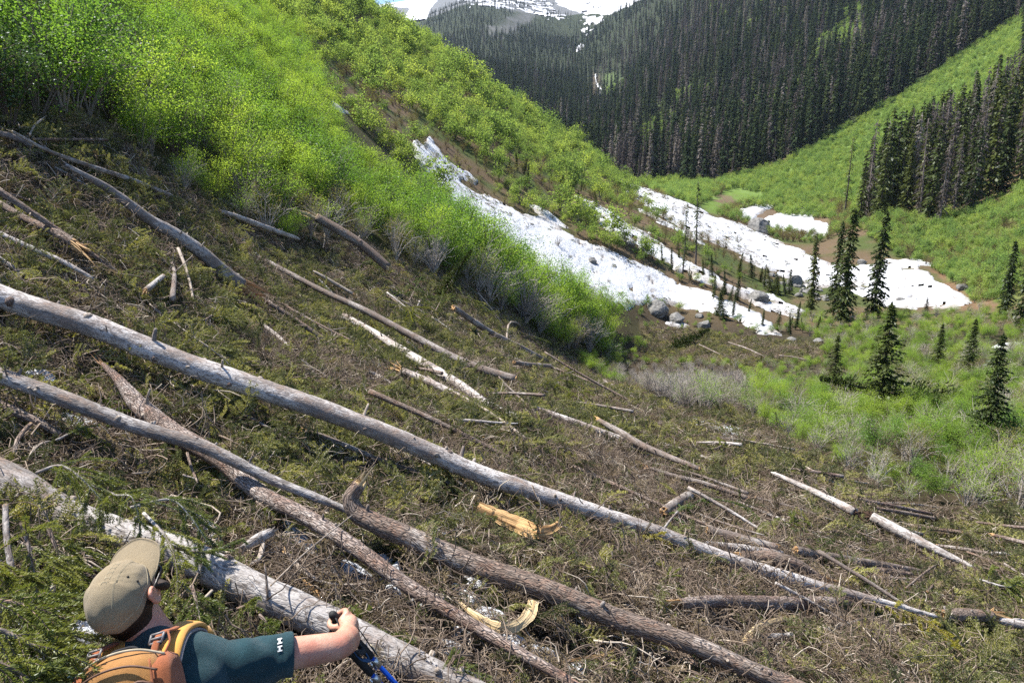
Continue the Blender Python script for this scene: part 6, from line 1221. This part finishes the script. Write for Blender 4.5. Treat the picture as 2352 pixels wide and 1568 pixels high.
# cap: crown, brim, seams, eyelets, raised lettering
def capsurf(th, ph):
    """th 0 at the top, ph 0 at the front"""
    x, y, z = math.sin(th) * math.sin(ph), math.sin(th) * math.cos(ph), math.cos(th)
    a, b, c = .083, .101, .089; fr = max(0, y) ** 2; sh = 1 + .05 * fr * max(0, z); pz = z if z > 0 else z * 1.0
    w = .0018 * math.sin(ph * 9 + 2 * math.sin(th * 5)) * math.sin(th) ** 2 + .0022 * vnoise(np.array(ph * 2.2), np.array(th * 3.0), s=3) - (.005 * math.exp(-((ph - 1.0) / .07) ** 2) + .004 * math.exp(-((ph - 1.25) / .06) ** 2)) * math.exp(-((th - .75) / .35) ** 2)
    return np.array([x * (a + w) * sh, y * (b + w) * sh - .006, pz * (c * .93 if y > 0 else c) + .028])
nT, nP = 22, 64; G = np.array([[Hd(*capsurf(math.radians(1 + 97 * i / nT * (1.0 + .10 * (-math.cos(2 * math.pi * j / nP)))), 2 * math.pi * j / nP)) - PB for j in range(nP)] for i in range(nT + 1)])
cm = MB(); I = np.arange(nT)[:, None] * nP; J = np.arange(nP)[None]; J2 = (J + 1) % nP; Q = np.stack([I + J, I + nP + J, I + nP + J2, I + J2], -1).reshape(-1, 4); cm.add(G.reshape(-1, 3), Q); cm.f.append(np.array([list(range(nP))])); cm.m.append(np.zeros(1, int))
inn = (G - (head - PB)) * .965 + (head - PB); cm.add(inn.reshape(-1, 3), Q[:, ::-1]); r0 = nT * nP; j = np.arange(nP); N0 = (nT + 1) * nP; cm.f.append(np.stack([r0 + j, N0 + r0 + j, N0 + r0 + (j + 1) % nP, r0 + (j + 1) % nP], -1)); cm.m.append(np.zeros(nP, int))
cap = link('cap', cm.mesh('cap', [M['cap']]), person)
nb, nr_ = 28, 9; BT = []
for s_ in (0, 1):
    for i in range(nr_):
        for j in range(nb + 1):
            q = -1 + 2 * j / nb; ph = q * 1.22; e = capsurf(math.radians(94), ph); u = i / (nr_ - 1); Lb = .080 * (1 - abs(q) ** 3.2) ** .6; out = np.array([math.sin(ph) * .25, 1.0, 0]); p = e * np.array([.985, .985, 1]) + np.array([out[0] * Lb * u, Lb * u + .002, -.006 * u - .016 * (math.sin(ph)) ** 2 + .010 - .004 * s_])
            BT.append(Hd(*p) - PB)
BT = np.array(BT); k = nb + 1; n1 = nr_ * k; I = np.arange(nr_ - 1)[:, None] * k; J = np.arange(nb)[None]; Q = np.stack([I + J, I + J + 1, I + k + J + 1, I + k + J], -1).reshape(-1, 4); bb = MB(); bb.add(BT, np.concatenate([Q, Q[:, ::-1] + n1]))
rim = [(i * k) for i in range(nr_)] + [(nr_ - 1) * k + j for j in range(1, k)] + [i * k + nb for i in range(nr_ - 2, -1, -1)]; rim = np.array(rim); bb.f.append(np.stack([rim[:-1], rim[:-1] + n1, rim[1:] + n1, rim[1:]], -1)); bb.m.append(np.zeros(len(rim) - 1, int)); brim = link('brim', bb.mesh('brim', [M['cap']]), cap)
sb = MB(); add_tube(sb, BT[rim] + HM[:, 2] * -.001, .0026, 6, cap=False); link('brim_edge', sb.mesh('brim_edge', [M['cap']]), cap)
sm = MB()
def sag(x, f, off=0.0):
    v = unit(np.array([x, math.cos(f), math.sin(f)])); return Hd(*capsurf(math.acos(v[2]), math.atan2(v[0], v[1]))) + HM[:, 2] * off - PB
for x_ in (-.52, -.48, .48, .52): add_tube(sm, np.array([sag(x_ * (1 - .35 * max(0, f - 2.2)), f) for f in np.linspace(.12, 3.1, 40)]), .0007, 5, cap=False)
add_tube(sm, np.array([(np.array(Hd(*capsurf(1.50, p_))) - PB) for p_ in np.linspace(0, 6.283, 60)]), .0011, 5, cap=False); link('seam', sm.mesh('seam', [M['thread']]), cap)
for (t_, p_) in ((.80, 1.28), (1.10, 1.42)):
    em = MB(); c_ = np.array(capsurf(t_, p_)); nn_ = unit(c_); o_ = Hd(*c_) - PB; ball(em, o_, (.0035, .0035, .0035), HM, 8); link('eyelet', em.mesh('eyelet', [M['cap_dark']]), cap)
lt = MB(); HF = [(-.05, -.05, 0, 1), (.05, .05, 0, 1), (-.05, .05, .5, .5)]                                                          # low raised stitching in a row down the panel, as worn on the cap
for i in range(5):
    f0 = .85 + i * .17
    for (xa, xb, ya, yb) in HF: add_tube(lt, np.array([sag(.14 + (xa + (xb - xa) * q) * 1.6, f0 + .11 * (ya + (yb - ya) * q)) for q in np.linspace(0, 1, 6)]), .0011, 5)
link('embossed_mark', lt.mesh('embossed_mark', [M['thread']]), cap)
# t-shirt: trunk and right sleeve with wrinkles
sh_ = MB()
for q in np.linspace(0, 1, 10):
    p = spline(sp, 21)[int(q * 20)]; ball(sh_, p - PB, (.185, .135, .10), None, 14)
limb(sh_, [c7 + np.array([.02, .03, -.045]) - PB, shR * .55 + c7 * .45 + np.array([0, .02, -.01]) - PB, shR + np.array([.0, 0, 0]) - PB], [.088, .078, .070]); limb(sh_, [c7 + np.array([-.03, .03, -.045]) - PB, shL - PB], [.088, .072]); limb(sh_, [shL - PB, shL * .5 + elbL * .5 - PB], [.07, .066])
limb(sh_, [nk + np.array([0, -.012, .016]) - PB, nk + np.array([0, -.01, -.03]) - PB], [.064, .085])
shirt = link('shirt', remeshed(sh_, 'shirt', [M['shirt']], .009, 8), person)
hem = shR + (elb - shR) * .60; nS, kS = 44, 48; V = []
ax = unit(elb - shR); uu = unit(np.cross(ax, [0, 0, 1.])); vv = np.cross(uu, ax)
def sfold(t, a): return .0105 * math.sin(t * 15 + a * 1.6 + 1.6 * math.sin(a * 2 + t * 4)) * (.25 + .75 * max(0, -math.sin(a + .2))) * max(0, math.sin(t * math.pi)) ** .6 + .005 * float(vnoise(np.array(a * 1.3), np.array(t * 6), s=4)) + .0022 * (1 if .9 < t < .985 else 0)
for side_ in (0, 1):
    for i in range(nS):
        t = i / (nS - 1) if side_ == 0 else 1 - i / (nS - 1) * .25; cpt = shR - ax * .03 + (hem - shR + ax * .03) * t + np.array([0, 0, -.012 * math.sin(t * math.pi) - .006 * t]); R = (.072 + (-.010) * t) * (1 if side_ == 0 else .945)
        for j in range(kS):
            a = j * 2 * math.pi / kS; fold = 0
            if side_ == 0: fold = sfold(t, a)
            rad = R + fold; V.append(cpt + (uu * math.cos(a) * .92 + vv * math.sin(a) * 1.08) * rad - PB)
V = np.array(V); I = np.arange(2 * nS - 1)[:, None] * kS; J = np.arange(kS)[None]; J2 = (J + 1) % kS; sm = MB(); sm.add(V, np.stack([I + J, I + J2, I + kS + J2, I + kS + J], -1).reshape(-1, 4)); slv = link('sleeve', sm.mesh('sleeve', [M['shirt']]), shirt)
# white mark on the sleeve: two letters H side by side with a bar, reading along the arm
def on_sleeve(t, a, off=.0022):
    cpt = shR - ax * .03 + (hem - shR + ax * .03) * t + np.array([0, 0, -.012 * math.sin(t * math.pi) - .006 * t]); R = (.072 - .010 * t) + off + sfold(t, a); return cpt + (uu * math.cos(a) * .92 + vv * math.sin(a) * 1.08) * R - PB
mk = MB()
def bar(t0, t1, a0, a1):
    g = np.array([[on_sleeve(t0 + (t1 - t0) * x, a0 + (a1 - a0) * y, .0012) for y in np.linspace(0, 1, 5)] for x in np.linspace(0, 1, 5)]).reshape(-1, 3); g2 = np.array([[on_sleeve(t0 + (t1 - t0) * x, a0 + (a1 - a0) * y, .0026) for y in np.linspace(0, 1, 5)] for x in np.linspace(0, 1, 5)]).reshape(-1, 3)
    I = np.arange(4)[:, None] * 5; J = np.arange(4)[None]; Q = np.stack([I + J, I + J + 1, I + 6 + J, I + 5 + J], -1).reshape(-1, 4); mk.add(np.concatenate([g, g2]), np.concatenate([Q, Q + 25]))
AM = math.pi / 2 + .10
view_s = unit(-(on_sleeve(.8, 0) + PB)); angs = [(float(np.dot(unit(uu * math.cos(a) + vv * math.sin(a)), view_s)), a) for a in np.linspace(0, 6.28, 90)]; AV = max(angs)[1]; top_a = max((float((uu * math.cos(a) + vv * math.sin(a))[2]), a) for a in np.linspace(0, 6.28, 90))[1]; dlt = (top_a - AV + math.pi) % (2 * math.pi) - math.pi; A0 = AV + dlt * .42; sgn = 1 if dlt > 0 else -1
for c_ in (A0 + sgn * .22, A0 - sgn * .10):
    bar(.80, .855, c_ - .12, c_ - .065); bar(.80, .855, c_ + .065, c_ + .12); bar(.814, .836, c_ - .065, c_ + .065)
link('sleeve_print', mk.mesh('sleeve_print', [M['white_print']], smooth=False), slv)
tr = MB()
for sx in (-1, 1):
    hp = hipc + np.array([sx * .09, 0, -.03]); kn = hp + np.array([sx * .02, .10, -.37]); an = np.array([hp[0] + sx * .03, hp[1] + .0, gl + .10]); limb(tr, [hipc + np.array([sx * .04, 0, .06]) - PB, hp - PB, kn - PB], [.12, .098, .07]); limb(tr, [kn - PB, an - PB], [.07, .055])
link('trousers', remeshed(tr, 'trousers', [M['trousers']], .012, 4), person)
for sx in (-1, 1):
    hp = hipc + np.array([sx * .09, 0, -.03]); an = np.array([hp[0] + sx * .03, hp[1] + .0, gl + .06]); bt = MB(); limb(bt, [an + np.array([0, 0, .07]) - PB, an - PB, an + np.array([0, .06, -.02]) - PB, an + np.array([0, .18, -.028]) - PB], [.056, .056, .053, .044], 14, 18); link('boot', bt.mesh('boot', [M['boot']]), person)
# ------------------------------------------------------------------ backpack
bk = unit(np.array([.22, -1, .10])); dn = unit(hipc - c7 + np.array([0, -.06, 0])); rp = unit(np.cross(dn, bk)); rp = rp if rp[0] > 0 else -rp; bk = unit(np.cross(rp, dn)); bk = bk if bk[1] < 0 else -bk
PT = W3(288, 1530, 1.50) + bk * .01
pack = thing('backpack', 'ochre and rust coloured daypack worn on the back of the hiker', 'backpack', Vector(PT))
def pk(u, v, w): return rp * u + dn * v + bk * w                     # right, down, outwards
def pack_shell(name, mat, w0, w1, d0, d1, v0, v1, uoff=0, parent=pack, ex=3.2, nz=.004):
    nv, kk = 26, 44; V = []
    for i in range(nv):
        t = i / (nv - 1); e = min(1, (1 - abs(2 * t - 1) ** 6)) ** .5; e = max(e, .03); hw = (w0 + (w1 - w0) * t) * (.55 + .45 * e if i not in (0, nv - 1) else .3); dp = (d0 + (d1 - d0) * t) * (.45 + .55 * e if i not in (0, nv - 1) else .2)
        for j in range(kk):
            a = 2 * math.pi * j / kk; c_, s_ = math.cos(a), math.sin(a); x = np.sign(c_) * abs(c_) ** (2 / ex) * hw; y = np.sign(s_) * abs(s_) ** (2 / ex) * dp; n_ = nz * float(vnoise(np.array(c_ * 2 + t * 3), np.array(s_ * 2), np.array(t * 7), s=8)) + nz * .8 * math.sin(t * 22 + 3 * c_) * max(0, s_) * .6
            V.append(pk(uoff + x * (1 + n_ / hw), v0 + (v1 - v0) * t, y * (1 + n_ / dp)))
    I = np.arange(nv - 1)[:, None] * kk; J = np.arange(kk)[None]; J2 = (J + 1) % kk; m = MB(); m.add(V, np.stack([I + J, I + kk + J, I + kk + J2, I + J2], -1).reshape(-1, 4)); m.f.append(np.array([list(range(kk))])); m.m.append(np.zeros(1, int)); m.f.append(np.array([[(nv - 1) * kk + j for j in range(kk)][::-1]])); m.m.append(np.zeros(1, int)); return link(name, m.mesh(name, [mat]), parent)
pb = pack_shell('main_bag', M['pack'], .104, .135, .070, .10, -.035, .46)
for sx in (1, -1): pack_shell('side_panel', M['pack_rust'], .030, .042, .066, .092, -.010, .45, sx * .100, nz=.003)
def strip(name, pts, w, mat, parent, t=.004):
    P = spline(pts, 24); m = MB(); add_tube(m, P, w, 8, ell=None, mi=0); return link(name, m.mesh(name, [mat]), parent)
strip('zip', [pk(.095, .05, .079), pk(.06, .035, .083), pk(.01, .075, .088), pk(-.02, .15, .092), pk(-.03, .25, .098)], .0035, M['zip'], pack)
strip('zip', [pk(.105, .02, .070), pk(.04, -.006, .070), pk(-.04, -.006, .070), pk(-.105, .02, .070)], .003, M['zip'], pack)
strip('seam', [pk(.088, -.01, .065), pk(.096, .10, .086), pk(.10, .25, .096), pk(.102, .42, .10)], .0028, M['pack_rust'], pack); strip('seam', [pk(-.088, -.01, .065), pk(-.096, .10, .086), pk(-.10, .25, .096), pk(-.102, .42, .10)], .0028, M['pack_rust'], pack)
strip('haul_loop', [pk(-.040, -.022, -.01), pk(-.03, -.038, -.01), pk(.0, -.043, -.01), pk(.03, -.038, -.01), pk(.040, -.022, -.01)], .005, M['strap_k'], pack)
strip('piping', [pk(-.11, -.008, .02), pk(-.05, -.036, .03), pk(0, -.042, .03), pk(.05, -.036, .03), pk(.11, -.008, .02)], .0032, M['strap_tan'], pack)
def ribbon(name, pts, width, mat, parent, nrm, th=.008):
    P = spline(pts, 30); T = unit(np.gradient(P, axis=0)); S = unit(np.cross(T, nrm)); Nn = np.cross(S, T); prof = [(-1, -.5), (-1, .5), (-.5, .9), (.5, .9), (1, .5), (1, -.5)]; V = np.stack([P + S * width * .5 * a + Nn * th * b for a, b in prof], 1); k = len(prof); n = len(P)
    I = np.arange(n - 1)[:, None] * k; J = np.arange(k)[None]; J2 = (J + 1) % k; m = MB(); m.add(V.reshape(-1, 3), np.stack([I + J, I + J2, I + k + J2, I + k + J], -1).reshape(-1, 4)); m.f.append(np.array([list(range(k))[::-1]])); m.m.append(np.zeros(1, int)); m.f.append(np.array([[(n - 1) * k + q for q in range(k)]])); m.m.append(np.zeros(1, int)); return link(name, m.mesh(name, [mat]), parent)
for sx, sp_ in ((1, shR), (-1, shL)):
    a0 = sp_ * .42 + c7 * .58 - PT; top_ = a0 + np.array([0, .02, .075]); fr_ = a0 + np.array([0, .13, .02]); lo_ = a0 + np.array([sx * .02, .15, -.16]); s0 = pk(sx * .085, .03, -.05)
    st_ = ribbon('shoulder_strap', [s0, s0 * .5 + top_ * .5 + np.array([0, 0, .012]), top_, fr_, lo_], .060, M['pack_yellow'], pack, np.array([0, -.2, 1.0]), .010); ribbon('pad', [s0 + np.array([0, .004, -.004]), s0 * .5 + top_ * .5 + np.array([0, 0, .004]), top_ - np.array([0, 0, .010]), fr_ - np.array([0, .01, .01]), lo_ - np.array([0, .012, 0])], .070, M['mesh_pad'], st_, np.array([0, -.2, 1.0]), .006)
    ribbon('load_strap', [pk(sx * .075, -.012, .0), pk(sx * .08, -.045, -.03), top_ + np.array([0, 0, .016])], .018, M['pack_rust'], pack, np.array([0, -.3, 1.0]), .004)
    bkm = MB(); bc = pk(sx * .079, -.042, -.026); 
    for (o1, o2) in (((-.016, -.012), (.016, -.012)), ((.016, -.012), (.016, .012)), ((.016, .012), (-.016, .012)), ((-.016, .012), (-.016, -.012)), ((-.016, 0), (.016, 0))):
        f_ = lambda o: bc + rp * o[0] + unit(np.array([0, .6, .6])) * o[1] + np.array([0, 0, .006]); add_tube(bkm, np.array([f_(o1), (f_(o1) + f_(o2)) / 2, f_(o2)]), .0032, 6)
    link('buckle', bkm.mesh('buckle', [M['buckle']]), pack); cd = strip('cord', [pk(sx * .10, .0, .01), pk(sx * .115, -.03, -.01), pk(sx * .105, -.055, -.04)], .003, M['pack_rust'], pack)
# ------------------------------------------------------------------ trekking pole
def make_pole(ptop, label, straps):
    pole = thing('trekking_pole', label, 'trekking pole', Vector(ptop))
    def pp(s): return pax * s
    gm = MB(); add_tube(gm, np.array([pp(s) for s in (-.012, -.004, .006, .02, .04, .06, .085, .105, .125, .135, .16, .20, .245, .25)]), np.array([.008, .014, .016, .0155, .0155, .0165, .0165, .0155, .018, .0145, .0145, .0145, .0140, .012]), 18); link('grip', gm.mesh('grip', [M['grip']]), pole)
    s1 = MB(); add_tube(s1, np.array([pp(.245), pp(.5), pp(.62)]), .0090, 14); link('upper_shaft', s1.mesh('upper_shaft', [M['blue']]), pole)
    s2 = MB(); add_tube(s2, np.array([pp(.60), pp(.8), pp(1.0)]), .0078, 14); link('middle_shaft', s2.mesh('middle_shaft', [M['blue']]), pole); s3 = MB(); add_tube(s3, np.array([pp(.98), pp(1.2), pp(1.32), pp(1.36)]), np.array([.0066, .0066, .0066, .003]), 12); link('lower_shaft', s3.mesh('lower_shaft', [M['steel']]), pole)
    for s_ in (.285, .60, .98):
        lv = MB(); add_tube(lv, np.array([pp(s_ - .022), pp(s_ - .018), pp(s_ + .018), pp(s_ + .022)]), np.array([.010, .0135, .0135, .010]), 14); sd_ = unit(np.cross(pax, [.3, -1, .2])); add_tube(lv, np.array([pp(s_ - .016) + sd_ * .014, pp(s_) + sd_ * .019, pp(s_ + .026) + sd_ * .017]), np.array([.006, .006, .004]), 8); lo = link('clamp_lever', lv.mesh('clamp_lever', [M['steel'] if s_ < .5 else M['grip']]), pole)
    bs_ = MB(); add_tube(bs_, np.array([pp(1.30), pp(1.305), pp(1.31)]), np.array([.012, .045, .012]), 18); link('basket', bs_.mesh('basket', [M['grip']]), pole)
    if not straps: return
    lp_ = [pp(.010) + side * .02, pp(.05) + side * .075 + rgt * -.015, pp(.13) + side * .085 + rgt * -.02, pp(.165) + side * .055, pp(.12) + side * .03, pp(.03) + side * .026]
    ribbon('wrist_strap', [q for q in lp_], .022, M['strap_k'], pole, rgt, .003)
    ribbon('wrist_strap', [pp(.10) + side * .03 - rgt * .02, pp(.165) + side * .07 - rgt * .03, pp(.21) + side * .055 - rgt * .01, pp(.17) + side * .02], .020, M['strap_b'], pole, rgt, .003)
    ribbon('strap_tail', [pp(.03) + rgt * .018, pp(.12) + rgt * .03 - side * .004, pp(.22) + rgt * .022 - side * .003, pp(.262) + rgt * .018], .020, M['strap_k'], pole, rgt, .0025)
    ribbon('strap_end', [pp(.215) + rgt * .026 - side * .006, pp(.24) + rgt * .024 - side * .006, pp(.262) + rgt * .020 - side * .006], .016, M['strap_tan'], pole, rgt, .0025)
make_pole(ptop, 'front one of two blue trekking poles in the right fist of the hiker', True)
make_pole(ptop - rgt * .012 + side * .004 + unit(np.cross(pax, unit(g0))) * .026 * (1 if np.cross(pax, unit(g0))[0] < 0 else -1) + pax * .05, 'rear one of two blue trekking poles in the fist, half in shade', False)
# ------------------------------------------------------------------ valley air
hz = bpy.data.materials.new('haze'); hz.use_nodes = True; nt = hz.node_tree; nt.nodes.remove(nt.nodes["Principled BSDF"])
pv = nt.nodes.new('ShaderNodeVolumePrincipled'); pv.inputs['Color'].default_value = (.62, .74, .95, 1); pv.inputs['Density'].default_value = .00006; pv.inputs['Anisotropy'].default_value = .2
nt.links.new(pv.outputs[0], nt.nodes['Material Output'].inputs['Volume'])
zmin, zmax = float(ZG.min()) - 1, float(ZG.max()) + 60; hb_ = MB(); e = 3700.0
hb_.add(np.array([[x, y, z] for z in (zmin, zmax) for (x, y) in ((-e, -e), (e, -e), (e, e), (-e, e))]), np.array([[3, 2, 1, 0], [4, 5, 6, 7], [0, 1, 5, 4], [1, 2, 6, 5], [2, 3, 7, 6], [3, 0, 4, 7]]))
ho = link('haze', hb_.mesh('haze', [hz], smooth=False)); ho['kind'] = 'stuff'
